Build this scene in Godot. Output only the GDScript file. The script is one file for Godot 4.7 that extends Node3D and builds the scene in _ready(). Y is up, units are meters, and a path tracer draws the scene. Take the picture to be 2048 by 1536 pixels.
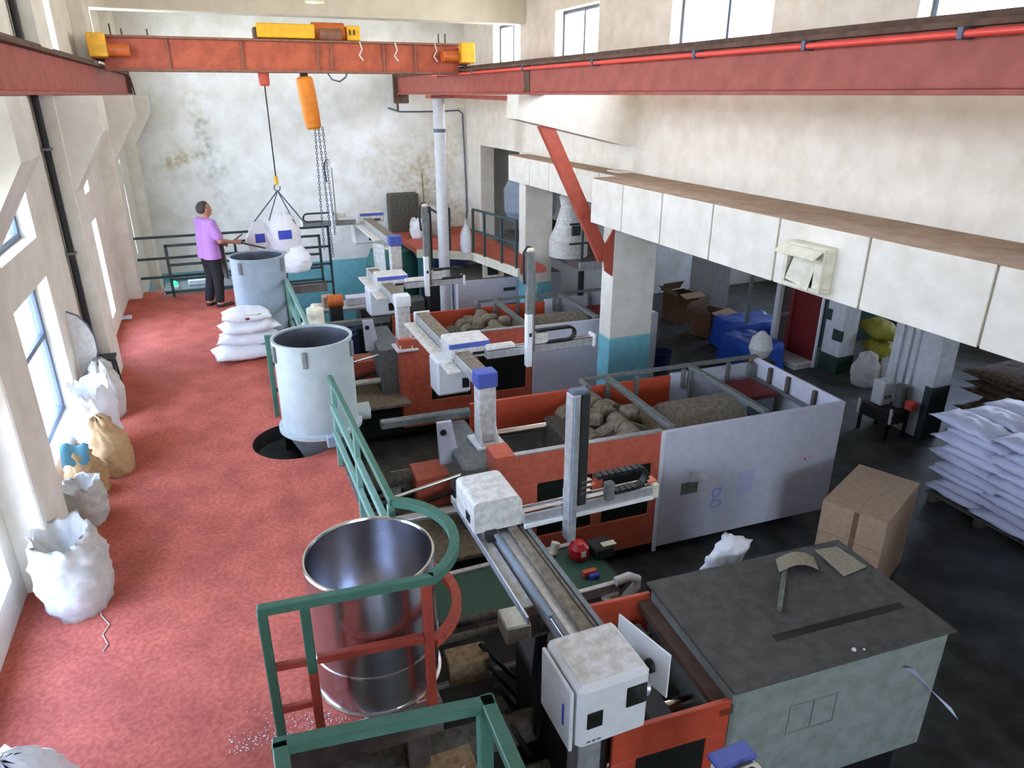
extends Node3D
# Injection-moulding hall seen from a raised platform. x right, y up, the hall runs along -z; metres.

var M := {}
var taken := {}
var textures := {}


func _ready() -> void:
	# ---- camera, sky, exposure
	var cam := Camera3D.new()
	cam.name = "camera"
	cam.fov = 56.85
	cam.near = 0.05
	cam.far = 200.0
	cam.position = Vector3(0, 5.75, 0)
	cam.rotation_degrees = Vector3(-22.2, -22.2, 0)
	cam.current = true
	add_child(cam)
	var sky_material := ProceduralSkyMaterial.new()
	sky_material.sky_top_color = Color(0.62, 0.74, 0.95)
	sky_material.sky_horizon_color = Color(0.93, 0.96, 1.0)
	sky_material.ground_bottom_color = Color(0.62, 0.62, 0.6)
	sky_material.ground_horizon_color = Color(0.85, 0.87, 0.88)
	sky_material.sky_energy_multiplier = 4.0
	sky_material.ground_energy_multiplier = 3.0
	var sky := Sky.new()
	sky.sky_material = sky_material
	var env := Environment.new()
	env.background_mode = Environment.BG_SKY
	env.sky = sky
	env.tonemap_mode = Environment.TONE_MAPPER_LINEAR
	env.tonemap_exposure = 1.08
	env.sdfgi_enabled = true
	env.ssao_enabled = true
	env.ssil_enabled = true
	var world := WorldEnvironment.new()
	world.name = "world"
	world.environment = env
	add_child(world)
	# ---- daylight in the window openings (size, place, facing, strength)
	for w in LEFT_BAYS:
		var z: float = (w[0] + w[1]) / 2.0
		var width: float = w[1] - w[0]
		var open_sky := 2.8 if z < -14.0 else (0.5 if z > -5.0 else 1.25)
		daylight(Vector3(-1.9, 6.7, z), Vector2(width, 1.2), Vector3.RIGHT, 2.8 * open_sky, Color(0.9, 0.95, 1.0))
		daylight(Vector3(-1.9, 4.95, z), Vector2(width, 0.85), Vector3.RIGHT, 1.5 * open_sky, Color(0.86, 0.93, 1.0))
		daylight(Vector3(-1.9, 3.42, z), Vector2(width, 1.35), Vector3.RIGHT, 0.9 * open_sky, Color(0.86, 0.93, 1.0))
	for w in RIGHT_WINDOWS:
		daylight(Vector3(6.53, 6.55, (w[0] + w[1]) / 2.0), Vector2(w[1] - w[0], 1.2), Vector3.LEFT, 3.2 if w[0] > -6.0 else 5.4, Color(1.0, 0.95, 0.88))
	for x in [0.0, 4.2]:
		daylight(Vector3(x, 5.7, 14.58), Vector2(2.8, 3.0), Vector3.FORWARD, 7.0, Color(0.86, 0.93, 1.0))
	for z in [-15.5, -10.5, -5.5]:
		daylight(Vector3(17.28, 3.2, z), Vector2(2.4, 1.2), Vector3.LEFT, 2.6, Color(0.95, 0.97, 1.0))
	materials()
	shell()
	overhead()
	platform_things()
	machines()
	robots()
	floor_things()
	far_things()
	person_and_load()


const RIGHT_WINDOWS := [[-16.3, -14.75], [-13.1, -11.45], [-9.35, -7.3], [-5.35, -3.3]]
const LEFT_BAYS := [[-16.2, -14.4], [-11.75, -10.1], [-7.95, -6.1], [-4.85, -3.0]]


func daylight(at: Vector3, size: Vector2, towards: Vector3, energy: float, color: Color) -> void:
	var l := AreaLight3D.new()
	l.name = "window_daylight"
	l.area_size = size
	l.area_normalize_energy = false
	l.light_energy = energy
	l.light_color = color
	l.shadow_enabled = true
	l.look_at_from_position(at, at + towards, Vector3.UP)
	add_child(l, true)


# ------------------------------------------------------------------ naming
func numbered(called: String) -> String:
	var n: int = taken.get(called, 0)
	taken[called] = n + 1
	return called if n == 0 else "%s_%03d" % [called, n]


func tag(o: Node3D, label: String, category := "", group := "", kind := "") -> Node3D:
	if label: o.set_meta("label", label)
	if category: o.set_meta("category", category)
	if group: o.set_meta("group", group)
	if kind: o.set_meta("kind", kind)
	return o


func T(called: String, label: String, category: String, at: Vector3, group := "", kind := "") -> Node3D:
	var o := Node3D.new()
	o.name = numbered(called)
	add_child(o)
	o.position = at
	return tag(o, label, category, group, kind)


func where(o: Node) -> Vector3:
	var p := Vector3.ZERO
	while o is Node3D and o != self:
		p += (o as Node3D).position
		o = o.get_parent()
	return p


# commits what a SurfaceTool holds (world coordinates) as one mesh whose origin is the middle of its base
func O(parent: Node, called: String, st: SurfaceTool, m: Material, label := "") -> MeshInstance3D:
	st.generate_normals()
	var raw := st.commit()
	var box := raw.get_aabb()
	var c := Vector3(box.position.x + box.size.x / 2, box.position.y, box.position.z + box.size.z / 2)
	var moved := SurfaceTool.new()
	moved.append_from(raw, 0, Transform3D(Basis(), -c))
	var o := MeshInstance3D.new()
	o.mesh = moved.commit()
	o.material_override = m
	o.name = numbered(called) if parent == self else called
	o.cast_shadow = GeometryInstance3D.SHADOW_CASTING_SETTING_ON
	parent.add_child(o, true)
	o.position = c - where(parent)
	if label: o.set_meta("label", label)
	return o


func copy_of(o: Node3D, by: Vector3, label: String, base := "") -> Node3D:
	var c: Node3D = o.duplicate()
	c.name = numbered(base if base else String(o.name).rstrip("0123456789").rstrip("_"))
	add_child(c)
	c.position += by
	if label: c.set_meta("label", label)
	return c


# ------------------------------------------------------------------ shapes
func S() -> SurfaceTool:
	var st := SurfaceTool.new()
	st.begin(Mesh.PRIMITIVE_TRIANGLES)
	return st


func tri(st: SurfaceTool, a: Vector3, b: Vector3, c: Vector3, out: Vector3) -> void:
	if (b - a).cross(c - a).dot(out) > 0.0:
		var t := b
		b = c
		c = t
	st.add_vertex(a)
	st.add_vertex(b)
	st.add_vertex(c)


func quad(st: SurfaceTool, a: Vector3, b: Vector3, c: Vector3, d: Vector3, out: Vector3) -> void:
	tri(st, a, b, c, out)
	tri(st, a, c, d, out)


func bx(st: SurfaceTool, c: Vector3, s: Vector3, b := 0.0, t := Basis()) -> void:
	st.set_smooth_group(-1)
	var h := s / 2.0
	b = minf(b, minf(h.x, minf(h.y, h.z)) * 0.9)
	var p := func(k: int, x: float, y: float, z: float) -> Vector3:
		var v := Vector3(x * (h.x - (0.0 if k == 0 else b)), y * (h.y - (0.0 if k == 1 else b)), z * (h.z - (0.0 if k == 2 else b)))
		return c + t * v
	for s1 in [-1.0, 1.0]:
		quad(st, p.call(0, s1, -1, -1), p.call(0, s1, 1, -1), p.call(0, s1, 1, 1), p.call(0, s1, -1, 1), t.x * s1)
		quad(st, p.call(1, -1, s1, -1), p.call(1, 1, s1, -1), p.call(1, 1, s1, 1), p.call(1, -1, s1, 1), t.y * s1)
		quad(st, p.call(2, -1, -1, s1), p.call(2, 1, -1, s1), p.call(2, 1, 1, s1), p.call(2, -1, 1, s1), t.z * s1)
	if b <= 0.0:
		return
	for s1 in [-1.0, 1.0]:
		for s2 in [-1.0, 1.0]:
			quad(st, p.call(0, s1, s2, -1), p.call(0, s1, s2, 1), p.call(1, s1, s2, 1), p.call(1, s1, s2, -1), t.x * s1 + t.y * s2)
			quad(st, p.call(1, -1, s1, s2), p.call(1, 1, s1, s2), p.call(2, 1, s1, s2), p.call(2, -1, s1, s2), t.y * s1 + t.z * s2)
			quad(st, p.call(0, s1, -1, s2), p.call(0, s1, 1, s2), p.call(2, s1, 1, s2), p.call(2, s1, -1, s2), t.x * s1 + t.z * s2)
			for s3 in [-1.0, 1.0]:
				tri(st, p.call(0, s1, s2, s3), p.call(1, s1, s2, s3), p.call(2, s1, s2, s3), t.x * s1 + t.y * s2 + t.z * s3)


# box by its limits
func bb(st: SurfaceTool, x0: float, x1: float, y0: float, y1: float, z0: float, z1: float, b := 0.006) -> void:
	bx(st, Vector3((x0 + x1) / 2, (y0 + y1) / 2, (z0 + z1) / 2), Vector3(absf(x1 - x0), absf(y1 - y0), absf(z1 - z0)), b)


func B(parent: Node, called: String, m: Material, x0: float, x1: float, y0: float, y1: float, z0: float, z1: float, b := 0.006) -> MeshInstance3D:
	var st := S()
	bb(st, x0, x1, y0, y1, z0, z1, b)
	return O(parent, called, st, m)


func frame_of(d: Vector3, up := Vector3.UP) -> Basis:
	var z := d.normalized()
	if absf(z.dot(up)) > 0.98: up = Vector3.RIGHT
	var x := up.cross(z).normalized()
	return Basis(x, z.cross(x), z)


# rectangular bar from a to b
func br(st: SurfaceTool, a: Vector3, b: Vector3, w: float, h: float, bev := 0.004) -> void:
	bx(st, (a + b) / 2.0, Vector3(w, h, a.distance_to(b)), bev, frame_of(b - a))


# round tube along points
func tb(st: SurfaceTool, pts: Array, r: float, n := 8, closed := false, r_end := -1.0) -> void:
	st.set_smooth_group(0)
	var rings := []
	var count := pts.size()
	var last := Vector3.ZERO
	for i in count:
		var d: Vector3
		if closed:
			d = pts[(i + 1) % count] - pts[(i + count - 1) % count]
		else:
			d = pts[mini(i + 1, count - 1)] - pts[maxi(i - 1, 0)]
		var up := Vector3.UP if last == Vector3.ZERO else last
		var f := frame_of(d, up)
		last = f.y
		var ring := PackedVector3Array()
		var rr := r if r_end < 0.0 else lerpf(r, r_end, float(i) / maxi(count - 1, 1))
		for k in n:
			var a := TAU * k / n
			ring.append(pts[i] + f.x * cos(a) * rr + f.y * sin(a) * rr)
		rings.append(ring)
	for i in (count if closed else count - 1):
		var p: PackedVector3Array = rings[i]
		var q: PackedVector3Array = rings[(i + 1) % count]
		var c: Vector3 = pts[i]
		for k in n:
			var k2 := (k + 1) % n
			quad(st, p[k], p[k2], q[k2], q[k], p[k] + p[k2] - 2.0 * c)
	if closed: return
	st.set_smooth_group(-1)
	for e in [0, count - 1]:
		var p: PackedVector3Array = rings[e]
		var out: Vector3 = pts[0] - pts[1] if e == 0 else pts[count - 1] - pts[count - 2]
		for k in range(1, n - 1):
			tri(st, p[0], p[k], p[k + 1], out)


# turned shape round an upright axis; profile of (radius, height) pairs, the outside on its right when it runs upwards
func ls(st: SurfaceTool, at: Vector3, profile: Array, n := 32, t := Basis()) -> void:
	for i in profile.size() - 1:
		var a: Vector2 = profile[i]
		var b: Vector2 = profile[i + 1]
		st.set_smooth_group(i + 1)
		var d := b - a
		for k in n:
			var a0 := TAU * k / n
			var a1 := TAU * (k + 1) / n
			var u0 := Vector3(cos(a0), 0, sin(a0))
			var u1 := Vector3(cos(a1), 0, sin(a1))
			var um := (u0 + u1).normalized()
			var out := t * (um * d.y - Vector3.UP * d.x)
			var p0 := at + t * (u0 * a.x + Vector3.UP * a.y)
			var p1 := at + t * (u1 * a.x + Vector3.UP * a.y)
			var q0 := at + t * (u0 * b.x + Vector3.UP * b.y)
			var q1 := at + t * (u1 * b.x + Vector3.UP * b.y)
			if a.x < 1e-4: tri(st, p0, q0, q1, out)
			elif b.x < 1e-4: tri(st, p0, p1, q0, out)
			else: quad(st, p0, p1, q1, q0, out)


func cyl(st: SurfaceTool, a: Vector3, b: Vector3, r: float, n := 16) -> void:
	tb(st, [a, b], r, n)


# polygon in x,y of the transform, thick along its z
func pr(st: SurfaceTool, poly: PackedVector2Array, depth: float, x: Transform3D) -> void:
	st.set_smooth_group(-1)
	var idx := Geometry2D.triangulate_polygon(poly)
	for i in range(0, idx.size(), 3):
		var a := poly[idx[i]]
		var b := poly[idx[i + 1]]
		var c := poly[idx[i + 2]]
		tri(st, x * Vector3(a.x, a.y, 0), x * Vector3(b.x, b.y, 0), x * Vector3(c.x, c.y, 0), -x.basis.z)
		tri(st, x * Vector3(a.x, a.y, depth), x * Vector3(b.x, b.y, depth), x * Vector3(c.x, c.y, depth), x.basis.z)
	var turn := -1.0 if Geometry2D.is_polygon_clockwise(poly) else 1.0
	for i in poly.size():
		var a := poly[i]
		var b := poly[(i + 1) % poly.size()]
		var out := x.basis * Vector3(b.y - a.y, a.x - b.x, 0) * turn
		quad(st, x * Vector3(a.x, a.y, 0), x * Vector3(b.x, b.y, 0), x * Vector3(b.x, b.y, depth), x * Vector3(a.x, a.y, depth), out)


# bent sheet: grid of points f(u, v), u and v in 0..1, with thickness
func sheet(st: SurfaceTool, f: Callable, nu: int, nv: int, thick := 0.004) -> void:
	st.set_smooth_group(0)
	var top := []
	var low := []
	for i in nu + 1:
		for j in nv + 1:
			var u := float(i) / nu
			var v := float(j) / nv
			var p: Vector3 = f.call(u, v)
			var du: Vector3 = f.call(u + 0.01, v) - f.call(u - 0.01, v)
			var dv: Vector3 = f.call(u, v + 0.01) - f.call(u, v - 0.01)
			var nrm := du.cross(dv).normalized() * thick / 2.0
			top.append(p + nrm)
			low.append(p - nrm)
	var w := nv + 1
	for i in nu:
		for j in nv:
			var k := i * w + j
			var out: Vector3 = top[k] - low[k]
			quad(st, top[k], top[k + 1], top[k + w + 1], top[k + w], out)
			quad(st, low[k], low[k + 1], low[k + w + 1], low[k + w], -out)
	st.set_smooth_group(-1)
	for i in nu:
		var k := i * w
		quad(st, top[k], top[k + w], low[k + w], low[k], top[k] - top[k + 1])
		k += nv
		quad(st, top[k], top[k + w], low[k + w], low[k], top[k] - top[k - 1])
	for j in nv:
		var k := j
		quad(st, top[k], top[k + 1], low[k + 1], low[k], top[k] - top[k + w])
		k += nu * w
		quad(st, top[k], top[k + 1], low[k + 1], low[k], top[k] - top[k - w])


var wrinkle := {}
func noise(sd: int, freq: float) -> FastNoiseLite:
	var key := "%d %f" % [sd, freq]
	if not wrinkle.has(key):
		var n := FastNoiseLite.new()
		n.seed = sd
		n.frequency = freq
		n.noise_type = FastNoiseLite.TYPE_SIMPLEX_SMOOTH
		n.fractal_octaves = 3
		wrinkle[key] = n
	return wrinkle[key]


# lying filled sack: long in x, base at y = 0; sewn ends pull in to flat ears
func sack(st: SurfaceTool, at: Vector3, size: Vector3, sd: int, t := Basis(), crumple := 0.018, ear := 0.06) -> void:
	st.set_smooth_group(0)
	var nz := noise(sd, 5.0)
	var nu := 18
	var nv := 12
	var pt := func(u: float, v: float, side: float) -> Vector3:
		var au := absf(u)
		var fu := pow(maxf(0.0, 1.0 - pow(au, 3.2)), 0.6)
		var fv := pow(maxf(0.0, 1.0 - pow(absf(v), 2.6)), 0.55)
		var pinch := 1.0 - 0.07 * sin(PI * (au * au)) 
		var x := u * (size.x / 2.0 + ear * smoothstep(0.85, 1.0, au) * (0.6 + 0.4 * absf(v)))
		var z := v * size.z / 2.0 * pinch
		var y := size.y * 0.42 + side * size.y * (0.58 if side > 0.0 else 0.42) * fu * fv
		var w := nz.get_noise_3d(x + sd * 3.1, y * 1.5 + side, z)
		y += w * crumple * (1.0 if side > 0.0 else 0.3) * (0.4 + fu)
		x += nz.get_noise_3d(z * 2.0, x, 7.0 + sd) * crumple * 0.8
		z += nz.get_noise_3d(x * 2.0, y * 3.0, 17.0 + sd) * crumple * 1.2
		return at + t * Vector3(x, maxf(y, 0.0), z)
	for side in [-1.0, 1.0]:
		var g := []
		for i in nu + 1:
			for j in nv + 1:
				var edge: bool = i == 0 or j == 0 or i == nu or j == nv
				g.append(pt.call(-1.0 + 2.0 * i / nu, -1.0 + 2.0 * j / nv, 0.0 if edge else side))
		for i in nu:
			for j in nv:
				var k := i * (nv + 1) + j
				quad(st, g[k], g[k + 1], g[k + nv + 2], g[k + nv + 1], t.y * side)


# standing sack, open or tied at the top
func standing(st: SurfaceTool, at: Vector3, r: float, h: float, sd: int, open := true, sq := Vector2(1, 1), lean := Vector2.ZERO, slump := 0.07, tied := false) -> void:
	st.set_smooth_group(0)
	var nz := noise(sd, 3.2)
	var n := 30
	var prof := []
	for i in 13:
		var f := i / 12.0
		prof.append(Vector2(r * (0.86 + 0.2 * sin(PI * clampf(f * 1.05, 0, 1)) - (0.0 if open else 0.75 * pow(f, 4.0))), h * f))
	if open:
		for i in 6:
			prof.append(Vector2(r * (0.8 - 0.12 * i), h * (0.97 - 0.07 * i)))
		prof.append(Vector2(0.001, h * 0.56))
	elif tied:
		prof.append(Vector2(r * 0.2, h * 1.1))
		prof.append(Vector2(0.001, h * 1.1))
	else:
		prof[11].x = r * 0.62
		prof[12].x = r * 0.34
		prof.append(Vector2(0.001, h * 1.03))
	prof.push_front(Vector2(0.001, 0))
	var pt := func(i: int, k: int) -> Vector3:
		var a := TAU * k / n
		var p: Vector2 = prof[i]
		var f := p.y / h
		var c := Vector3(cos(a), f * 1.3, sin(a))
		var w := nz.get_noise_3dv(c + Vector3(sd, 0, 0)) * 0.32 + nz.get_noise_3dv(c * 3.1) * 0.11
		var rr := p.x * (1.0 + w * (0.5 + 0.5 * f))
		var y := p.y * (1.0 + nz.get_noise_2d(cos(a) * 1.7 + sd, sin(a) * 1.7) * slump * 2.0 * f)
		return at + Vector3(cos(a) * rr * sq.x + lean.x * f, y, sin(a) * rr * sq.y + lean.y * f)
	for i in prof.size() - 1:
		for k in n:
			var a: Vector3 = pt.call(i, k)
			var b: Vector3 = pt.call(i, (k + 1) % n)
			var c: Vector3 = pt.call(i + 1, (k + 1) % n)
			var d: Vector3 = pt.call(i + 1, k)
			var mid := Vector3(cos(TAU * (k + 0.5) / n), 0, sin(TAU * (k + 0.5) / n))
			var dd: Vector2 = prof[i + 1] - prof[i]
			var out := mid * dd.y - Vector3.UP * dd.x
			if prof[i].x < 0.01: tri(st, a, c, d, out)
			elif prof[i + 1].x < 0.01: tri(st, a, b, d, out)
			else: quad(st, a, b, c, d, out)


# ------------------------------------------------------------------ surfaces
func grunge(sd: int, freq: float, lo: Color, hi: Color, sharp := 0.0) -> NoiseTexture2D:
	var key := "%d %f %s %s %f" % [sd, freq, lo, hi, sharp]
	if textures.has(key): return textures[key]
	var n := FastNoiseLite.new()
	n.seed = sd
	n.frequency = freq
	n.fractal_octaves = 5
	n.fractal_gain = 0.6
	var t := NoiseTexture2D.new()
	t.noise = n
	t.seamless = true
	t.width = 512
	t.height = 512
	var r := Gradient.new()
	r.offsets = PackedFloat32Array([0.12 + sharp, 0.75 - sharp])
	r.colors = PackedColorArray([lo, hi])
	t.color_ramp = r
	textures[key] = t
	return t


func mk(key: String, c: Color, rough := 0.6, metal := 0.0, dirt := 0.0, scale := 1.0, world := false, dirt_color := Color(0.5, 0.47, 0.42), sd := 1) -> StandardMaterial3D:
	var m := StandardMaterial3D.new()
	m.resource_name = key
	m.albedo_color = c
	m.roughness = rough
	m.metallic = metal
	if dirt > 0.0:
		var lo := Color.WHITE.lerp(dirt_color, dirt)
		m.albedo_texture = grunge(sd, 0.012, lo, Color.WHITE)
		m.uv1_triplanar = true
		m.uv1_world_triplanar = world
		m.uv1_scale = Vector3.ONE * scale
		m.uv1_triplanar_sharpness = 4.0
	M[key] = m
	return m


# damp stains of the end wall: one picture spread over 20 m of wall
func stains() -> ImageTexture:
	var n := 1024
	var im := Image.create(n, n, false, Image.FORMAT_RGB8)
	im.fill(Color.WHITE)
	var nz := noise(44, 0.9)
	var fine := noise(45, 6.0)
	var spots := [[-0.66, 4.38, 0.2, 0.2, Color(0.72, 0.6, 0.36)], [-0.6, 4.42, 0.55, 0.35, Color(0.9, 0.88, 0.8)], [-0.2, 5.6, 0.3, 0.5, Color(0.86, 0.84, 0.76)], [-0.15, 4.9, 0.2, 0.45, Color(0.74, 0.76, 0.74)], [0.0, 4.3, 0.25, 0.5, Color(0.78, 0.81, 0.8)], [0.1, 3.6, 0.25, 0.6, Color(0.84, 0.85, 0.84)], [4.5, 3.9, 1.1, 1.0, Color(0.88, 0.83, 0.74)], [5.4, 3.0, 0.9, 1.2, Color(0.84, 0.78, 0.66)], [5.6, 4.6, 0.6, 1.2, Color(0.92, 0.89, 0.8)]]
	for e in spots:
		var x0 := int((e[0] - e[2] * 1.6) * 0.05 * n)
		var x1 := int((e[0] + e[2] * 1.6) * 0.05 * n)
		var y0 := int((e[1] - e[3] * 1.6) * 0.05 * n)
		var y1 := int((e[1] + e[3] * 1.6) * 0.05 * n)
		for py in range(y0, y1):
			for px in range(x0, x1):
				var x := px / (0.05 * n)
				var y := py / (0.05 * n)
				var d := Vector2((x - e[0]) / e[2], (y - e[1]) / e[3]).length() + nz.get_noise_2d(x * 2.0, y * 2.0) * 0.9
				var f := clampf(1.25 - d, 0.0, 1.0) * (0.32 + fine.get_noise_2d(x, y) * 0.6)
				var ix := posmod(px, n)
				var iy := posmod(-py, n)
				im.set_pixel(ix, iy, im.get_pixel(ix, iy) * Color.WHITE.lerp(e[4], clampf(f, 0.0, 1.0)))
	return ImageTexture.create_from_image(im)


func materials() -> void:
	mk("wall", Color(0.9, 0.88, 0.83), 0.9, 0, 0.16, 0.35, true, Color(0.6, 0.55, 0.42), 3)
	mk("wall_far", Color(0.91, 0.91, 0.89), 0.9, 0, 0.2, 0.22, true, Color(0.62, 0.56, 0.45), 5)
	var far: StandardMaterial3D = M.wall_far
	far.detail_enabled = true
	far.detail_blend_mode = BaseMaterial3D.BLEND_MODE_MUL
	far.detail_uv_layer = BaseMaterial3D.DETAIL_UV_2
	far.detail_albedo = stains()
	far.uv2_triplanar = true
	far.uv2_world_triplanar = true
	far.uv2_scale = Vector3.ONE * 0.05
	mk("ceiling", Color(0.86, 0.84, 0.76), 0.9, 0, 0.1, 0.3, true)
	mk("dado", Color(0.48, 0.74, 0.78), 0.6, 0, 0.15, 0.6, true)
	mk("dado_green", Color(0.16, 0.24, 0.22), 0.6, 0, 0.2, 0.6, true)
	mk("floor", Color(0.3, 0.31, 0.3), 0.6, 0, 0.6, 0.25, true, Color(0.35, 0.36, 0.32), 7)
	var red := mk("red_floor", Color(0.78, 0.42, 0.35), 0.8, 0, 0.4, 0.32, true, Color(0.68, 0.66, 0.68), 11)
	red.metallic_specular = 0.25
	red.detail_enabled = true
	red.detail_blend_mode = BaseMaterial3D.BLEND_MODE_MUL
	red.detail_albedo = grunge(12, 0.05, Color(0.86, 0.82, 0.82), Color(1, 1, 1))
	red.detail_uv_layer = BaseMaterial3D.DETAIL_UV_2
	red.uv2_triplanar = true
	red.uv2_world_triplanar = true
	red.uv2_scale = Vector3.ONE * 0.9
	mk("steel_edge", Color(0.45, 0.4, 0.38), 0.6, 0.3, 0.4, 0.8)
	mk("rail_red", Color(0.66, 0.34, 0.29), 0.65, 0, 0.3, 0.5, false, Color(0.6, 0.5, 0.45), 13)
	mk("rust", Color(0.4, 0.31, 0.26), 0.9, 0, 0.4, 1.0, false, Color(0.5, 0.45, 0.4), 14)
	mk("crane_red", Color(0.72, 0.34, 0.21), 0.55, 0, 0.35, 0.6, false, Color(0.6, 0.45, 0.4), 15)
	mk("crane_edge", Color(0.55, 0.37, 0.3), 0.7, 0, 0.3)
	mk("conductor", Color(0.9, 0.3, 0.26), 0.4)
	mk("yellow", Color(0.95, 0.7, 0.08), 0.5, 0, 0.2)
	mk("orange_bag", Color(0.9, 0.52, 0.08), 0.6, 0, 0.15)
	mk("hoist_orange", Color(0.83, 0.42, 0.16), 0.5, 0, 0.3)
	mk("orange", Color(0.78, 0.38, 0.28), 0.5, 0, 0.25, 1.0, false, Color(0.6, 0.5, 0.45), 16)
	mk("orange_red", Color(0.78, 0.31, 0.2), 0.45, 0, 0.15)
	mk("brace_red", Color(0.72, 0.33, 0.25), 0.6, 0, 0.2)
	mk("green", Color(0.24, 0.43, 0.36), 0.5, 0, 0.2, 2.0, false, Color(0.6, 0.55, 0.5), 17)
	mk("green_pale", Color(0.42, 0.58, 0.53), 0.6, 0, 0.2, 2.0)
	mk("green_dark", Color(0.17, 0.25, 0.25), 0.6, 0, 0.2, 2.0)
	mk("red_paint", Color(0.68, 0.27, 0.2), 0.5, 0, 0.2, 2.0)
	mk("steel", Color(0.75, 0.75, 0.77), 0.24, 1.0, 0.12, 1.2)
	mk("chrome", Color(0.85, 0.85, 0.85), 0.15, 1.0)
	mk("alu", Color(0.78, 0.78, 0.78), 0.4, 0.6, 0.25, 1.5)
	mk("grey_metal", Color(0.47, 0.49, 0.48), 0.55, 0.2, 0.35, 1.5, false, Color(0.55, 0.5, 0.42), 18)
	mk("dark", Color(0.13, 0.13, 0.13), 0.6, 0, 0.3, 1.0)
	mk("black", Color(0.06, 0.06, 0.06), 0.55)
	mk("dark_green", Color(0.1, 0.19, 0.16), 0.6, 0, 0.3)
	mk("belt", Color(0.13, 0.3, 0.23), 0.6, 0, 0.15)
	mk("white", Color(0.87, 0.87, 0.86), 0.45, 0, 0.08, 1.0, false, Color(0.6, 0.57, 0.5), 19)
	mk("white_dusty", Color(0.84, 0.83, 0.8), 0.6, 0, 0.35, 1.6, false, Color(0.6, 0.55, 0.46), 20)
	mk("cream", Color(0.85, 0.83, 0.74), 0.5, 0, 0.2)
	mk("machine_white", Color(0.8, 0.79, 0.82), 0.45, 0, 0.12, 0.8, false, Color(0.6, 0.6, 0.65), 21)
	mk("machine_grey", Color(0.58, 0.6, 0.57), 0.6, 0, 0.35, 0.7, false, Color(0.6, 0.62, 0.56), 22)
	mk("dusty_top", Color(0.34, 0.335, 0.32), 0.95, 0, 0.4, 0.9, false, Color(0.62, 0.6, 0.54), 23)
	mk("dust", Color(0.52, 0.48, 0.41), 0.95, 0, 0.5, 1.5, false, Color(0.5, 0.46, 0.4), 24)
	mk("dust_dark", Color(0.36, 0.34, 0.3), 0.9, 0, 0.5, 2.0, false, Color(0.4, 0.38, 0.33), 25)
	mk("ledge_dust", Color(0.62, 0.53, 0.45), 0.95, 0, 0.3, 0.5, true, Color(0.6, 0.55, 0.48), 26)
	mk("blue", Color(0.3, 0.36, 0.66), 0.5, 0, 0.1)
	mk("blue_grey", Color(0.52, 0.58, 0.64), 0.5, 0, 0.15)
	mk("hopper", Color(0.66, 0.7, 0.69), 0.45, 0, 0.15, 1.0, false, Color(0.6, 0.65, 0.6), 27)
	mk("hopper_grey", Color(0.56, 0.62, 0.66), 0.5, 0, 0.12, 1.0)
	mk("hopper_inside", Color(0.5, 0.51, 0.54), 0.4, 0.8, 0.2)
	mk("sack_white", Color(0.9, 0.9, 0.91), 0.55, 0, 0.06, 3.0)
	mk("sack_lilac", Color(0.83, 0.83, 0.9), 0.5, 0, 0.1, 2.0, false, Color(0.72, 0.74, 0.84))
	mk("sack_grey", Color(0.78, 0.77, 0.74), 0.8, 0, 0.2, 2.0)
	mk("sack_tan", Color(0.75, 0.61, 0.43), 0.85, 0, 0.25, 2.0)
	mk("teal_cloth", Color(0.32, 0.52, 0.58), 0.8)
	mk("card", Color(0.72, 0.6, 0.48), 0.85, 0, 0.15, 1.5)
	mk("card_dark", Color(0.52, 0.37, 0.27), 0.85, 0, 0.2, 1.5)
	mk("wood", Color(0.6, 0.5, 0.37), 0.85, 0, 0.45, 2.0, false, Color(0.5, 0.42, 0.35), 28)
	mk("paper", Color(0.8, 0.82, 0.92), 0.7)
	mk("paper_old", Color(0.62, 0.58, 0.5), 0.85, 0, 0.2, 3.0)
	mk("navy", Color(0.1, 0.15, 0.34), 0.5, 0, 0.15)
	mk("teal", Color(0.2, 0.44, 0.42), 0.5, 0, 0.15)
	mk("tarp", Color(0.13, 0.32, 0.72), 0.5, 0, 0.2)
	mk("maroon", Color(0.45, 0.12, 0.11), 0.5, 0, 0.15)
	mk("skin", Color(0.68, 0.47, 0.38), 0.6)
	mk("hair", Color(0.24, 0.21, 0.19), 0.7)
	mk("shirt", Color(0.68, 0.48, 0.74), 0.8, 0, 0.1, 4.0)
	mk("trousers", Color(0.06, 0.06, 0.075), 0.85)
	mk("apron", Color(0.5, 0.5, 0.51), 0.8)
	mk("shoe", Color(0.12, 0.1, 0.09), 0.6)
	mk("yellow_bag", Color(0.55, 0.52, 0.13), 0.7, 0, 0.3, 2.0)
	mk("straw", Color(0.34, 0.26, 0.15), 0.9, 0, 0.7, 1.5, false, Color(0.3, 0.26, 0.2), 29)
	mk("red_plastic", Color(0.7, 0.1, 0.12), 0.3)
	mk("print_blue", Color(0.2, 0.26, 0.66), 0.6)
	mk("print_green", Color(0.55, 0.72, 0.3), 0.6)
	mk("violet_print", Color(0.62, 0.63, 0.84), 0.6)
	mk("pale_print", Color(0.72, 0.73, 0.83), 0.6)
	mk("frame_dark", Color(0.32, 0.36, 0.42), 0.5, 0.2)
	mk("pier", Color(0.8, 0.8, 0.8), 0.8, 0, 0.15, 0.8, true)
	var glass := mk("glass", Color(0.92, 0.96, 1.0, 0.08), 0.05)
	glass.transparency = BaseMaterial3D.TRANSPARENCY_ALPHA
	var smoke := mk("smoked_glass", Color(0.13, 0.14, 0.12), 0.12)
	smoke.metallic_specular = 0.5
	var led := mk("green_lamp", Color(0.2, 0.9, 0.4))
	led.emission_enabled = true
	led.emission = Color(0.15, 1.0, 0.45)
	led.emission_energy_multiplier = 3.0
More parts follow.
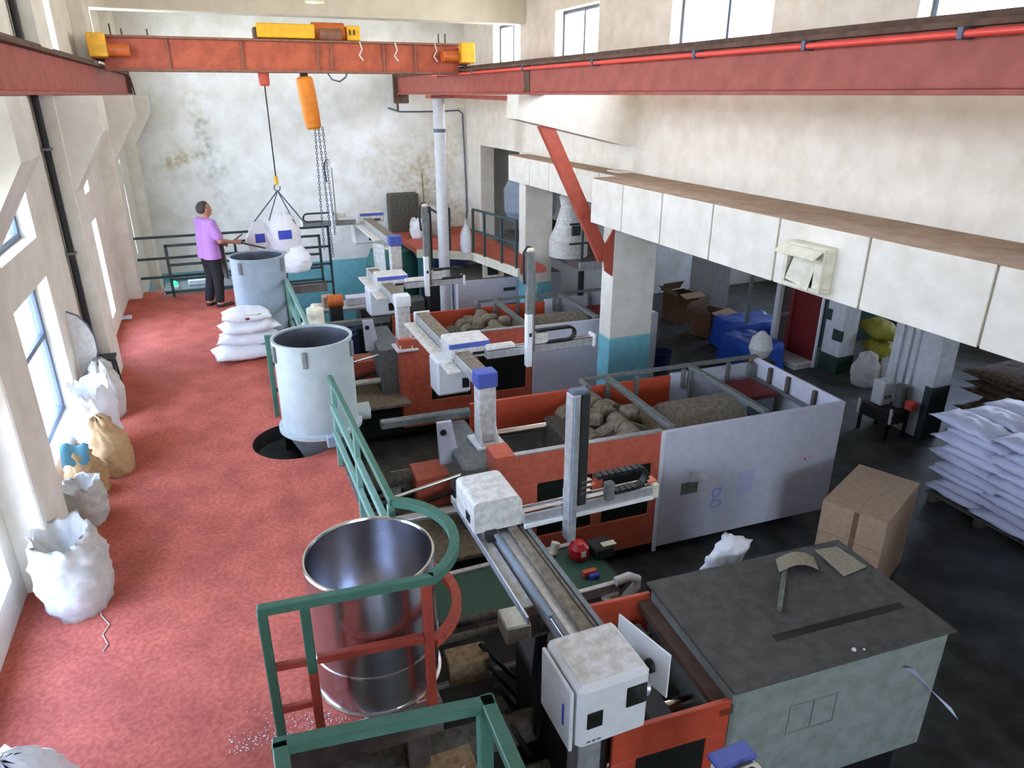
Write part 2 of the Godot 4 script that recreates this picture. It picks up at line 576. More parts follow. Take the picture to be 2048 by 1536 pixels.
	var bulb := mk("bulb", Color(1, 1, 0.85))
	bulb.emission_enabled = true
	bulb.emission = Color(0.95, 1.0, 0.6)
	bulb.emission_energy_multiplier = 5.0
	for key in ["sack_white", "sack_lilac", "shirt"]:
		M[key].rim_enabled = true
		M[key].rim = 0.2


# ------------------------------------------------------------------ the building
# upright wall: along "x" or "z", its two faces at n0 and n1, with rectangular holes [u0, u1, y0, y1]
func wall(called: String, label: String, along: String, n0: float, n1: float, u0: float, u1: float, y0: float, y1: float, holes: Array, m: Material) -> void:
	var us := [u0, u1]
	var ys := [y0, y1]
	for h in holes:
		us.append_array([h[0], h[1]])
		ys.append_array([h[2], h[3]])
	us.sort()
	ys.sort()
	var st := S()
	for j in ys.size() - 1:
		if ys[j + 1] - ys[j] < 1e-4: continue
		var from = null
		for i in us.size() - 1:
			if us[i + 1] - us[i] < 1e-4: continue
			var mu: float = (us[i] + us[i + 1]) / 2
			var my: float = (ys[j] + ys[j + 1]) / 2
			var solid := true
			for h in holes:
				if mu > h[0] and mu < h[1] and my > h[2] and my < h[3]: solid = false
			if solid and from == null: from = us[i]
			if from != null and (not solid or i == us.size() - 2 or us[i + 1] >= u1 - 1e-4):
				var to: float = us[i + 1] if solid else us[i]
				if along == "z": bb(st, n0, n1, ys[j], ys[j + 1], from, to, 0)
				else: bb(st, from, to, ys[j], ys[j + 1], n0, n1, 0)
				from = null
	tag(O(self, called, st, m), label, "wall", "", "structure")


var window_count := 0
# frame, bars and panes in an opening; n is the middle plane of the glass
func window(label: String, along: String, n: float, u0: float, u1: float, y0: float, y1: float, columns: int, transoms: Array, m: Material) -> void:
	window_count += 1
	var at := Vector3(n, y0, (u0 + u1) / 2) if along == "z" else Vector3((u0 + u1) / 2, y0, n)
	var w := T("window_%d" % window_count, label, "window", at, "", "structure")
	var put := func(called: String, a0: float, a1: float, b0: float, b1: float, d: float, mm: Material) -> void:
		var st := S()
		if along == "z": bb(st, n - d, n + d, b0, b1, a0, a1, 0.004)
		else: bb(st, a0, a1, b0, b1, n - d, n + d, 0.004)
		O(w, called, st, mm)
	var f := 0.055
	put.call("frame", u0, u0 + f, y0, y1, 0.035, m)
	put.call("frame", u1 - f, u1, y0, y1, 0.035, m)
	put.call("frame", u0 + f, u1 - f, y1 - f, y1, 0.035, m)
	put.call("frame", u0 + f, u1 - f, y0, y0 + f, 0.035, m)
	var rows := [y0 + f] + transoms + [y1 - f]
	for t in transoms: put.call("transom", u0 + f, u1 - f, t - 0.025, t + 0.025, 0.03, m)
	var step := (u1 - u0 - 2 * f) / columns
	for i in range(1, columns): put.call("mullion", u0 + f + step * i - 0.025, u0 + f + step * i + 0.025, y0 + f, y1 - f, 0.028, m)
	for i in columns:
		for j in rows.size() - 1:
			put.call("pane", u0 + f + step * i + 0.02, u0 + f + step * (i + 1) - 0.02, rows[j] + 0.015, rows[j + 1] - 0.015, 0.003, M.glass)


func structure(called: String, label: String, category: String, m: Material, x0: float, x1: float, y0: float, y1: float, z0: float, z1: float, b := 0.008) -> MeshInstance3D:
	var o := B(self, called, m, x0, x1, y0, y1, z0, z1, b)
	tag(o, label, category, "", "structure")
	return o


func shell() -> void:
	structure("floor", "dark grey concrete ground floor of the hall", "floor", M.floor, -2.05, 17, -0.25, 0, -18.6, 14.6, 0)
	# raised red walkway with hopper holes and the notch beside the near railing
	var c := CSGCombiner3D.new()
	c.name = "floor_001"
	add_child(c)
	var slab := func(x0: float, x1: float, z0: float, z1: float) -> void:
		var b := CSGBox3D.new()
		b.name = "slab"
		b.size = Vector3(x1 - x0, 0.16, z1 - z0)
		b.position = Vector3((x0 + x1) / 2, 2.42, (z0 + z1) / 2)
		b.material = M.red_floor
		c.add_child(b, true)
	slab.call(-1.63, -0.08, -13.45, 5.0)
	slab.call(-0.09, 0.76, -13.45, -3.06)
	slab.call(-1.63, -1.1, -13.85, -13.4)
	for h in [[0.42, -6.82, 0.43], [0.42, -10.25, 0.3]]:
		var k := CSGCylinder3D.new()
		k.name = "hole"
		k.operation = CSGShape3D.OPERATION_SUBTRACTION
		k.radius = h[2]
		k.height = 0.5
		k.sides = 48
		k.material = M.dark
		k.position = Vector3(h[0], 2.42, h[1])
		c.add_child(k, true)
	tag(c, "raised red painted walkway floor with round hopper hole", "floor", "", "structure")
	structure("trim_1", "grey steel channel along the open edge of the red walkway", "trim", M.steel_edge, 0.76, 0.8, 2.28, 2.505, -13.45, -3.06, 0.004)
	structure("trim_2", "grey steel edge of the red walkway below the near railing", "trim", M.steel_edge, -0.08, 0.8, 2.28, 2.505, -3.06, -3.02, 0.004)
	structure("trim_3", "steel edge along the far end of the red walkway", "trim", M.steel_edge, -1.1, 0.8, 2.26, 2.505, -13.5, -13.45, 0.004)
	var legs := T("trim_4", "steel posts that carry the open edge of the red walkway", "posts", Vector3(0.7, 0, -7), "", "structure")
	for z in [-12.9, -9.0, -5.2, -3.2]: B(legs, "post", M.steel_edge, 0.6, 0.74, 0, 2.34, z - 0.07, z + 0.07)
	# long walls with their openings
	var holes := []
	for w in LEFT_BAYS:
		holes.append([w[0], w[1], 6.1, 7.35])
		holes.append([w[0], w[1], 4.5, 5.4])
		holes.append([w[0], w[1], 2.75, 4.13])
	wall("wall_left", "off-white plastered wall with three rows of windows beside the red walkway", "z", -1.92, -1.62, -18.6, 14.6, 0, 8.2, holes, M.wall)
	holes = []
	for w in RIGHT_WINDOWS: holes.append([w[0], w[1], 5.95, 7.15])
	holes.append([-17.25, 14.6, 0, 4.6])
	wall("wall_right", "off-white upper wall with high windows above the dusty ledge", "z", 6.2, 6.55, -18.6, 14.6, 0, 8.2, holes, M.wall)
	wall("wall_far", "white end wall with stains behind the crane", "x", -18.6, -18.3, -2.05, 17.3, 0, 8.2, [], M.wall_far)
	wall("wall_near", "off-white end wall behind the viewer with two windows", "x", 14.3, 14.6, -2.05, 17.3, 0, 8.2, [[-1.4, 1.4, 4.2, 7.2], [2.8, 5.6, 4.2, 7.2]], M.wall)
	wall("wall_right", "dim outer wall of the low side bay", "z", 17.0, 17.3, -18.6, 14.6, 0, 4.9, [[-16.7, -14.3, 2.6, 3.8], [-11.7, -9.3, 2.6, 3.8], [-6.7, -4.3, 2.6, 3.8]], M.wall)
	structure("ceiling", "pale ceiling of the high hall", "ceiling", M.ceiling, -2.05, 6.55, 8.0, 8.3, -18.6, 14.6, 0)
	structure("ceiling", "low concrete ceiling over the side bay", "ceiling", M.ceiling, 6.55, 17.3, 4.6, 4.9, -18.6, 14.6, 0)
	var k := 5
	for z in [-14.5, -6.1, -1.9, 2.3]:
		structure("trim_%d" % k, ["beige concrete roof beam above the crane bridge", "concrete roof beam over the viewer", "concrete roof beam behind the viewer", "concrete roof beam near the end wall"][k - 5], "beam", M.ceiling, -1.62, 6.2, 7.05, 8.0, z - 0.4, z, 0.01)
		k += 1
	structure("baseboard_far", "turquoise painted dado of the end wall", "dado", M.dado, -1.61, 6.19, 0, 1.85, -18.3, -18.29, 0)
	structure("baseboard_left", "turquoise painted dado of the left wall below the walkway", "dado", M.dado, -1.62, -1.61, 0, 1.85, -18.28, -13.8, 0)
	# windows
	var names := ["in the end bay", "behind the worker", "behind the second pillar", "in the nearest bay in view", "beside the viewer"]
	for i in LEFT_BAYS.size():
		var w: Array = LEFT_BAYS[i]
		window("high window above the left crane rail " + names[i], "z", -1.78, w[0], w[1], 6.1, 7.35, 2, [], M.frame_dark)
		window("middle-height window in the left wall " + names[i], "z", -1.78, w[0], w[1], 4.5, 5.4, 2, [], M.frame_dark)
		window("low window by the red walkway " + names[i], "z", -1.78, w[0], w[1], 2.75, 4.13, 2, [3.55], M.frame_dark if i != 1 else M.green)
	var far_to_near := ["farthest high window in the right wall, beside the crane end", "second high window from the end wall, right side", "wide high window over the red brace on the right", "high window at the top right above the rail", "high window right of the viewer"]
	for i in RIGHT_WINDOWS.size():
		window(far_to_near[i], "z", 6.4, RIGHT_WINDOWS[i][0], RIGHT_WINDOWS[i][1], 5.95, 7.15, 2, [], M.frame_dark)
	window("left window in the wall behind the viewer", "x", 14.45, -1.4, 1.4, 4.2, 7.2, 3, [5.6], M.frame_dark)
	window("right window in the wall behind the viewer", "x", 14.45, 2.8, 5.6, 4.2, 7.2, 3, [5.6], M.frame_dark)
	var bay := ["far", "middle", "near"]
	for i in 3: window("%s window in the outer wall of the side bay" % bay[i], "z", 17.15, -16.7 + 5.0 * i, -14.3 + 5.0 * i, 2.6, 3.8, 2, [], M.frame_dark)
	# left columns with their crane brackets
	var col := ["nearest left pillar beside the open sack", "second left pillar, behind the black pipe", "left pillar at the end of the walkway", "left pillar against the end wall", "left pillar beside the viewer", "left pillar behind the viewer"]
	k = 0
	for z in [-5.05, -9.18, -13.4, -17.6, -0.9, 3.3]:
		var t := T("column", "off-white plastered pillar with crane bracket, " + col[k], "pillar", Vector3(-1.63, 0, z - 0.3), "", "structure")
		B(t, "shaft", M.wall, -1.63, -1.41, 0, 8.0, z - 0.66, z, 0.012)
		var st := S()
		pr(st, PackedVector2Array([Vector2(-1.63, 5.74), Vector2(-1.02, 5.74), Vector2(-1.02, 5.38), Vector2(-1.41, 4.74), Vector2(-1.63, 4.6)]), 0.6, Transform3D(Basis(), Vector3(0, 0, z - 0.63)))
		O(t, "bracket", st, M.wall)
		k += 1
	# right columns
	var t := T("column", "thick white column with turquoise base under the red brace", "column", Vector3(6.35, 0, -10.3), "", "structure")
	B(t, "shaft", M.wall, 5.93, 6.76, 1.85, 4.62, -10.48, -10.1, 0.012)
	B(t, "dado", M.dado, 5.925, 6.765, 0, 1.85, -10.485, -10.095, 0.012)
	t = T("column", "slimmer white column left of the red brace", "column", Vector3(6.45, 0, -14.4), "", "structure")
	B(t, "shaft", M.wall, 6.1, 6.75, 1.85, 4.62, -14.55, -14.2, 0.012)
	B(t, "dado", M.dado, 6.095, 6.755, 0, 1.85, -14.555, -14.195, 0.012)
	t = T("column", "white column of the right row behind the viewer", "column", Vector3(6.3, 0, -1.5), "", "structure")
	B(t, "shaft", M.wall, 5.93, 6.76, 0, 4.62, -1.7, -1.3, 0.012)
	var st := S()
	pr(st, PackedVector2Array([Vector2(6.22, 5.75), Vector2(4.22, 5.75), Vector2(4.2, 5.42), Vector2(6.0, 5.02), Vector2(6.22, 5.0)]), 0.44, Transform3D(Basis(), Vector3(0, 0, -10.52)))
	tag(O(self, "bracket", st, M.wall), "large white concrete crane bracket under the right rail", "bracket", "", "structure")
	st = S()
	pr(st, PackedVector2Array([Vector2(6.22, 5.75), Vector2(4.22, 5.75), Vector2(4.2, 5.42), Vector2(6.0, 5.02), Vector2(6.22, 5.0)]), 0.44, Transform3D(Basis(), Vector3(0, 0, -1.7)))
	tag(O(self, "bracket", st, M.wall), "white concrete crane bracket behind the viewer", "bracket", "", "structure")
	st = S()
	cyl(st, Vector3(4.47, 0, -14.9), Vector3(4.47, 5.68, -14.9), 0.12, 24)
	t = T("column", "round grey steel post under the far end of the right rail", "post", Vector3(4.47, 0, -14.9), "", "structure")
	O(t, "pipe", st, M.pier)
	st = S()
	cyl(st, Vector3(4.47, 5.03, -14.9), Vector3(4.47, 5.1, -14.9), 0.126, 24)
	O(t, "band", st, M.frame_dark)
	B(t, "head_plate", M.rail_red, 4.25, 4.7, 5.68, 5.74, -15.1, -14.7)
	# ledge beam with cladding panels
	t = T("ledge_beam", "white panelled concrete beam with dusty top running along the right side", "beam", Vector3(5.75, 3.95, -3), "", "structure")
	B(t, "core", M.wall, 5.3, 6.2, 3.95, 4.58, -9.7, 14.3, 0)
	B(t, "dusty_top", M.ledge_dust, 5.285, 6.2, 4.58, 4.6, -9.72, 14.3, 0.003)
	var joints := [-9.72, -8.83, -7.85, -6.81, -5.72, -4.59, -3.43, -2.27, -1.1, 0.1, 1.3, 2.5, 3.7, 4.9, 6.1, 7.3, 8.5, 9.7, 10.9, 12.1, 13.3, 14.3]
	for i in joints.size() - 1: B(t, "panel", M.wall, 5.27, 5.3, 3.94, 4.585, joints[i] + 0.012, joints[i + 1] - 0.012, 0.006)
	B(t, "end_panel", M.wall, 5.27, 6.1, 3.94, 4.585, -9.735, -9.7, 0.006)
	t = T("ledge_beam", "smaller set-back stretch of the panelled beam left of the red brace", "beam", Vector3(5.95, 4.1, -12), "", "structure")
	B(t, "core", M.wall, 5.78, 6.2, 4.1, 4.58, -14.3, -9.74, 0)
	B(t, "dusty_top", M.ledge_dust, 5.765, 6.2, 4.58, 4.6, -14.3, -9.74, 0.003)
	joints = [-14.3, -13.2, -12.3, -11.2, -10.4, -9.74]
	for i in joints.size() - 1: B(t, "panel", M.wall, 5.75, 5.78, 4.09, 4.585, joints[i] + 0.01, joints[i + 1] - 0.01, 0.006)
	# second row of piers in the side bay
	t = T("column", "white pier with raised ribs behind the bag pallets", "pier", Vector3(11.3, 0, -8.3), "", "structure")
	B(t, "shaft", M.pier, 11.12, 11.55, 0, 4.62, -8.78, -7.82, 0.01)
	for z in [-8.6, -8.42, -8.27]: B(t, "rib", M.pier, 11.05, 11.13, 0.7, 4.6, z - 0.045, z + 0.045, 0.01)
	B(t, "dark_base", M.dado_green, 11.11, 11.56, 0, 1.0, -7.95, -7.81, 0.003)
	t = T("column", "white pier with green patches beside the red cabinet", "pier", Vector3(12.3, 0, -11.0), "", "structure")
	B(t, "shaft", M.pier, 12.15, 12.6, 0, 4.62, -11.35, -10.85, 0.01)
	B(t, "dado", M.dado_green, 12.14, 12.61, 0, 0.4, -11.36, -10.84, 0.003)
	B(t, "green_patch", M.dado_green, 12.142, 12.2, 0.75, 1.0, -11.1, -10.845, 0.003)
	B(t, "green_patch", M.dado_green, 12.142, 12.16, 1.15, 1.4, -11.352, -11.2, 0.003)
	t = T("column", "pale pier with grey smudges behind the cartons", "pier", Vector3(12.6, 0, -16.2), "", "structure")
	B(t, "shaft", M.pier, 12.3, 12.9, 0, 4.62, -16.6, -15.6, 0.01)
	structure("wall_side", "short dark partition in the side bay beside the yellow bags", "wall", M.dado_green, 13.2, 17, 0, 4.6, -12.6, -12.4, 0)
	# black downpipe and wall cable
	st = S()
	cyl(st, Vector3(-1.57, 2.5, -9.12), Vector3(-1.57, 7.98, -9.12), 0.035, 10)
	t = T("downpipe", "thin black pipe running down beside the second left pillar", "pipe", Vector3(-1.7, 2.5, -9.1))
	O(t, "pipe", st, M.black)
	for y in [2.9, 4.1, 5.2]: B(t, "clip", M.grey_metal, -1.62, -1.52, y, y + 0.03, -9.17, -9.07)
	st = S()
	tb(st, [Vector3(4.2, 5.45, -18.25), Vector3(4.5, 5.36, -18.27), Vector3(5.4, 5.36, -18.27), Vector3(6.0, 5.38, -18.27), Vector3(6.1, 5.3, -18.27), Vector3(6.13, 4.4, -18.27), Vector3(6.16, 2.9, -18.27), Vector3(6.12, 2.6, -18.27)], 0.018, 6)
	tag(O(self, "cable", st, M.frame_dark), "thin grey cable looped down the right corner of the end wall", "cable")


# ------------------------------------------------------------------ rails, crane, hoists
func i_beam(t: Node3D, x: float, face: float, m: Material) -> void:
	B(t, "web", m, x - 0.05, x + 0.05, 5.77, 6.16, -18.0, 14.25, 0)
	B(t, "face_plate", m, minf(face, x), maxf(face, x), 5.78, 6.13, -18.0, 14.25, 0.004)
	B(t, "bottom_flange", m, x - 0.13, x + 0.13, 5.745, 5.78, -18.0, 14.25, 0.004)
	B(t, "top_flange", M.rust, x - 0.14, x + 0.14, 6.13, 6.17, -18.0, 14.25, 0.004)
	B(t, "running_rail", M.rust, x - 0.035, x + 0.035, 6.17, 6.22, -18.0, 14.25, 0.006)


func overhead() -> void:
	var t := T("crane_rail", "long red crane rail beam on the right with bright conductor tube", "rail", Vector3(4.5, 5.74, -6), "", "structure")
	i_beam(t, 4.5, 4.41, M.rail_red)
	var st := S()
	cyl(st, Vector3(4.34, 6.09, -14.8), Vector3(4.34, 6.09, 14.2), 0.022, 8)
	O(t, "conductor_tube", st, M.conductor)
	for z in [-14.4, -12.4, -10.2, -8.1, -6.1, -4.7, -3.4, -1.5, 0.5, 2.5]:
		B(t, "clamp", M.frame_dark, 4.31, 4.42, 6.06, 6.13, z - 0.02, z + 0.02, 0.003)
	B(t, "splice_plate", M.rust, 4.395, 4.412, 5.78, 6.13, -10.32, -10.12, 0.003)
	B(t, "end_stop", M.rust, 4.3, 4.66, 5.55, 6.24, -18.06, -18.0)
	B(t, "end_stop", M.rust, 4.36, 4.4, 5.4, 5.8, -18.05, -17.97)
	t = T("crane_rail", "red crane rail beam on the left above the walkway", "rail", Vector3(-1.45, 5.74, -6), "", "structure")
	i_beam(t, -1.45, -1.38, M.rail_red)
	B(t, "end_stop", M.rust, -1.6, -1.3, 5.75, 6.24, -18.06, -18.0)
	st = S()
	br(st, Vector3(-1.3, 6.1, -18.02), Vector3(-1.22, 5.4, -18.0), 0.06, 0.03)
	O(t, "end_stop", st, M.rust)
	# brace and small strut
	st = S()
	var a := Vector3(4.66, 5.36, -10.12)
	var b := Vector3(5.78, 3.24, -10.12)
	var f := frame_of(b - a, Vector3(0, 0, 1))
	bx(st, (a + b) / 2, Vector3(0.2, 0.02, a.distance_to(b)), 0.003, f)
	bx(st, (a + b) / 2 + f.x * 0.1 - f.y * 0.04, Vector3(0.016, 0.1, a.distance_to(b)), 0.003, f)
	bx(st, (a + b) / 2 - f.x * 0.1 - f.y * 0.04, Vector3(0.016, 0.1, a.distance_to(b)), 0.003, f)
	t = T("brace", "slanting red steel channel from the white bracket to the column", "brace", Vector3(5.8, 3.1, -10.1), "", "structure")
	O(t, "channel", st, M.brace_red)
	st = S()
	pr(st, PackedVector2Array([Vector2(5.72, 3.42), Vector2(5.92, 3.75), Vector2(5.92, 2.95), Vector2(5.78, 3.05)]), 0.04, Transform3D(Basis(), Vector3(0, 0, -10.14)))
	O(t, "foot_plate", st, M.brace_red)
	st = S()
	br(st, Vector3(4.7, 5.72, -15.3), Vector3(4.9, 5.68, -11.8), 0.06, 0.06)
	br(st, Vector3(4.9, 5.72, -15.3), Vector3(4.95, 5.7, -11.8), 0.03, 0.05)
	tag(O(self, "strut", st, M.rail_red), "thin red strut below the right rail beside the round post", "strut", "", "structure")
	# bridge crane
	var z := -13.3
	t = T("bridge_crane", "red bridge crane girder with yellow ends spanning the hall", "crane", Vector3(1.6, 6.1, z))
	B(t, "girder", M.crane_red, -1.25, 4.35, 6.11, 6.54, z - 0.14, z + 0.14, 0.004)
	B(t, "top_flange", M.crane_edge, -1.25, 4.35, 6.54, 6.575, z - 0.2, z + 0.2, 0.004)
	B(t, "bottom_flange", M.crane_edge, -1.25, 4.35, 6.08, 6.115, z - 0.19, z + 0.19, 0.004)
	for x in [-0.35, 0.72, 1.9, 2.12, 3.0, 3.55]: B(t, "stiffener", M.crane_edge, x - 0.012, x + 0.012, 6.115, 6.54, z + 0.14, z + 0.185, 0.002)
	for x in [-1.29, 4.41]:
		B(t, "end_carriage", M.crane_red, x - 0.11, x + 0.11, 6.24, 6.5, z - 1.0, z + 0.3, 0.008)
		B(t, "end_cap", M.yellow, x - 0.11, x + 0.13, 6.26, 6.58, z + 0.3, z + 0.48, 0.012)
		for dz in [-0.8, 0.2]:
			st = S()
			cyl(st, Vector3(x - 0.06, 6.32, z + dz), Vector3(x + 0.06, 6.32, z + dz), 0.1, 20)
			O(t, "wheel", st, M.black)
		st = S()
		var s := 1.0 if x < 0 else -1.0
		cyl(st, Vector3(x + s * 0.12, 6.36, z + 0.3), Vector3(x + s * 0.42, 6.36, z + 0.3), 0.09, 18)
		O(t, "drive_motor", st, M.hoist_orange)
	for x in [-1.1, -0.95, -0.6, 4.0, 4.12]:
		st = S()
		cyl(st, Vector3(x, 6.57, z + 0.1), Vector3(x, 6.57 + (0.16 if x > 3 or x < -1 else 0.1), z + 0.1), 0.012, 6)
		O(t, "pin", st, M.rust)
	for x in [2.6, 3.2, 3.9]:
		st = S()
		tb(st, [Vector3(x, 6.56, z + 0.2), Vector3(x + 0.03, 6.45, z + 0.21), Vector3(x - 0.02, 6.36, z + 0.2), Vector3(x + 0.04, 6.28, z + 0.21)], 0.012, 6)
		O(t, "cable_tie", st, M.white)
	st = S()
	tb(st, [Vector3(2.02, 6.1, z + 0.16), Vector3(2.1, 5.98, z + 0.18), Vector3(2.22, 5.95, z + 0.18), Vector3(2.33, 6.02, z + 0.18), Vector3(2.37, 6.12, z + 0.16)], 0.014, 6)
	O(t, "cable_loop", st, M.frame_dark)
	# trolley on the girder
	t = T("hoist_trolley", "yellow and orange hoist trolley sitting on the crane girder", "hoist", Vector3(1.75, 6.575, z))
	B(t, "housing", M.yellow, 0.98, 1.88, 6.59, 6.8, z - 0.2, z + 0.24, 0.015)
	B(t, "motor_bracket", M.rust, 0.93, 1.0, 6.58, 6.74, z - 0.1, z + 0.2, 0.01)
	st = S()
	cyl(st, Vector3(1.86, 6.7, z + 0.02), Vector3(2.38, 6.7, z + 0.02), 0.15, 24)
	O(t, "drum", st, M.hoist_orange)
	st = S()
	cyl(st, Vector3(1.95, 6.66, z + 0.2), Vector3(2.3, 6.66, z + 0.2), 0.09, 18)
	O(t, "gear_motor", st, M.crane_edge)
	B(t, "control_box", M.yellow, 2.4, 2.62, 6.58, 6.8, z - 0.15, z + 0.2, 0.012)
	for x in [2.45, 2.52]: B(t, "contact", M.black, x - 0.012, x + 0.012, 6.66, 6.74, z + 0.2, z + 0.21, 0.002)
	# rope hoist
	t = T("rope_hoist", "orange rope hoist cup with steel rope, hook and chain slings", "hoist", Vector3(1.02, 5.9, z))
	st = S()
	ls(st, Vector3(1.02, 5.88, z), [Vector2(0, 0), Vector2(0.07, 0), Vector2(0.085, 0.03), Vector2(0.09, 0.2), Vector2(0, 0.2)], 20)
	O(t, "cup", st, M.orange_red)
	st = S()
	cyl(st, Vector3(1.02, 5.9, z), Vector3(1.02, 4.42, z), 0.012, 6)
	O(t, "rope", st, M.dark)
	st = S()
	cyl(st, Vector3(1.02, 4.45, z), Vector3(1.02, 4.3, z), 0.03, 10)
	O(t, "swivel", st, M.yellow)
	st = S()
	var hook := []
	for i in 13:
		var an := PI * 0.5 + TAU * 0.82 * i / 12.0
		hook.append(Vector3(1.02 + cos(an) * 0.05, 4.25 + sin(an) * 0.055, z))
	tb(st, hook, 0.013, 6)
	O(t, "hook", st, M.grey_metal)
	for e in [[0.55, 3.72, 0.25], [0.8, 3.75, 0.3], [1.3, 3.5, 0.15], [1.42, 3.62, -0.2]]:
		st = S()
		tb(st, [Vector3(1.02, 4.2, z), Vector3(e[0], e[1], z + e[2])], 0.011, 6)
		O(t, "sling", st, M.frame_dark)
	# chain hoist
	t = T("chain_hoist", "orange bag shaped chain container with three hanging chains", "hoist", Vector3(1.72, 5.2, z))
	st = S()
	var tilt := Basis(Vector3(0, 0, 1), 0.1)
	ls(st, Vector3(1.74, 5.2, z + 0.05), [Vector2(0, 0), Vector2(0.1, 0.0), Vector2(0.13, 0.04), Vector2(0.14, 0.3), Vector2(0.145, 0.6), Vector2(0.135, 0.8), Vector2(0.1, 0.83), Vector2(0, 0.83)], 22, tilt)
	O(t, "container", st, M.orange_bag)
	B(t, "suspension", M.black, 1.6, 1.72, 6.0, 6.1, z - 0.03, z + 0.1)
	for s in [[-0.04, 2.15], [0.02, 2.3], [0.09, 1.85]]:
		st = S()
		var n := int(s[1] / 0.05)
		for i in n:
			var y := 5.22 - i * 0.05
			var x: float = 1.8 + s[0] + 0.045 * (i / float(n)) * signf(s[0] + 0.01)
			var d := Vector3(0.016, 0, 0) if i % 2 == 0 else Vector3(0, 0, 0.016)
			tb(st, [Vector3(x, y, z) + d, Vector3(x, y - 0.032, z) + d, Vector3(x, y - 0.05, z), Vector3(x, y - 0.032, z) - d, Vector3(x, y, z) - d, Vector3(x, y + 0.018, z)], 0.006, 4, true)
		O(t, "chain", st, M.frame_dark)
	# lamp under the roof, just inside the top of the frame
	t = T("pendant_lamp", "small lit pendant lamp hanging at the top edge of the view", "lamp", Vector3(1.77, 7.0, -12))
	st = S()
	ls(st, Vector3(1.77, 7.0, -12), [Vector2(0.14, 0.0), Vector2(0.15, 0.02), Vector2(0.07, 0.16), Vector2(0.04, 0.22), Vector2(0, 0.22), Vector2(0, 0.2), Vector2(0.06, 0.15), Vector2(0.14, 0.0)], 20)
	O(t, "shade", st, M.cream)
	st = S()
	ls(st, Vector3(1.77, 6.99, -12), [Vector2(0, 0), Vector2(0.04, 0.01), Vector2(0.055, 0.06), Vector2(0.03, 0.12), Vector2(0, 0.13)], 14)
	O(t, "bulb", st, M.bulb)
	st = S()
	cyl(st, Vector3(1.77, 7.2, -12), Vector3(1.77, 8.0, -12), 0.01, 6)
	O(t, "cord", st, M.black)
	var l := OmniLight3D.new()
	l.name = "pendant_light"
	l.light_energy = 0.3
	l.light_color = Color(0.95, 1.0, 0.75)
	l.omni_range = 30
	l.omni_attenuation = 2
	l.light_size = 0.05
	l.shadow_enabled = true
	l.position = Vector3(1.77, 7.05, -12)
	add_child(l)
	# vent box on the ledge beam
	t = T("exhaust_vent", "cream metal exhaust vent box with a hanging broken flap on the panelled beam", "vent", Vector3(5.2, 4.0, -5.2))
	for e in [[4.0, 4.04, -5.44, -4.93], [4.38, 4.43, -5.44, -4.93], [4.04, 4.38, -5.44, -5.39], [4.04, 4.38, -5.03, -4.93]]:
		B(t, "casing", M.cream, 5.12, 5.27, e[0], e[1], e[2], e[3], 0.006)
	B(t, "back", M.dust_dark, 5.255, 5.272, 4.04, 4.38, -5.39, -5.03, 0.002)
	st = S()
	br(st, Vector3(5.11, 4.4, -5.2), Vector3(5.0, 4.33, -5.2), 0.52, 0.015)
	O(t, "hood", st, M.cream)
	st = S()
	sheet(st, func(u, v): return Vector3(5.2 - 0.1 * v + 0.02 * sin(u * 3.0), 4.35 - 0.28 * v - 0.06 * u * v, -5.36 + 0.3 * u), 6, 6, 0.006)
	O(t, "flap", st, M.cream)
# ------------------------------------------------------------------ on the red walkway
func rail_bar(t: Node3D, called: String, a: Vector3, b: Vector3, m: Material, w := 0.045, h := 0.045) -> void:
	var st := S()
	br(st, a, b, w, h, 0.005)
	O(t, called, st, m)


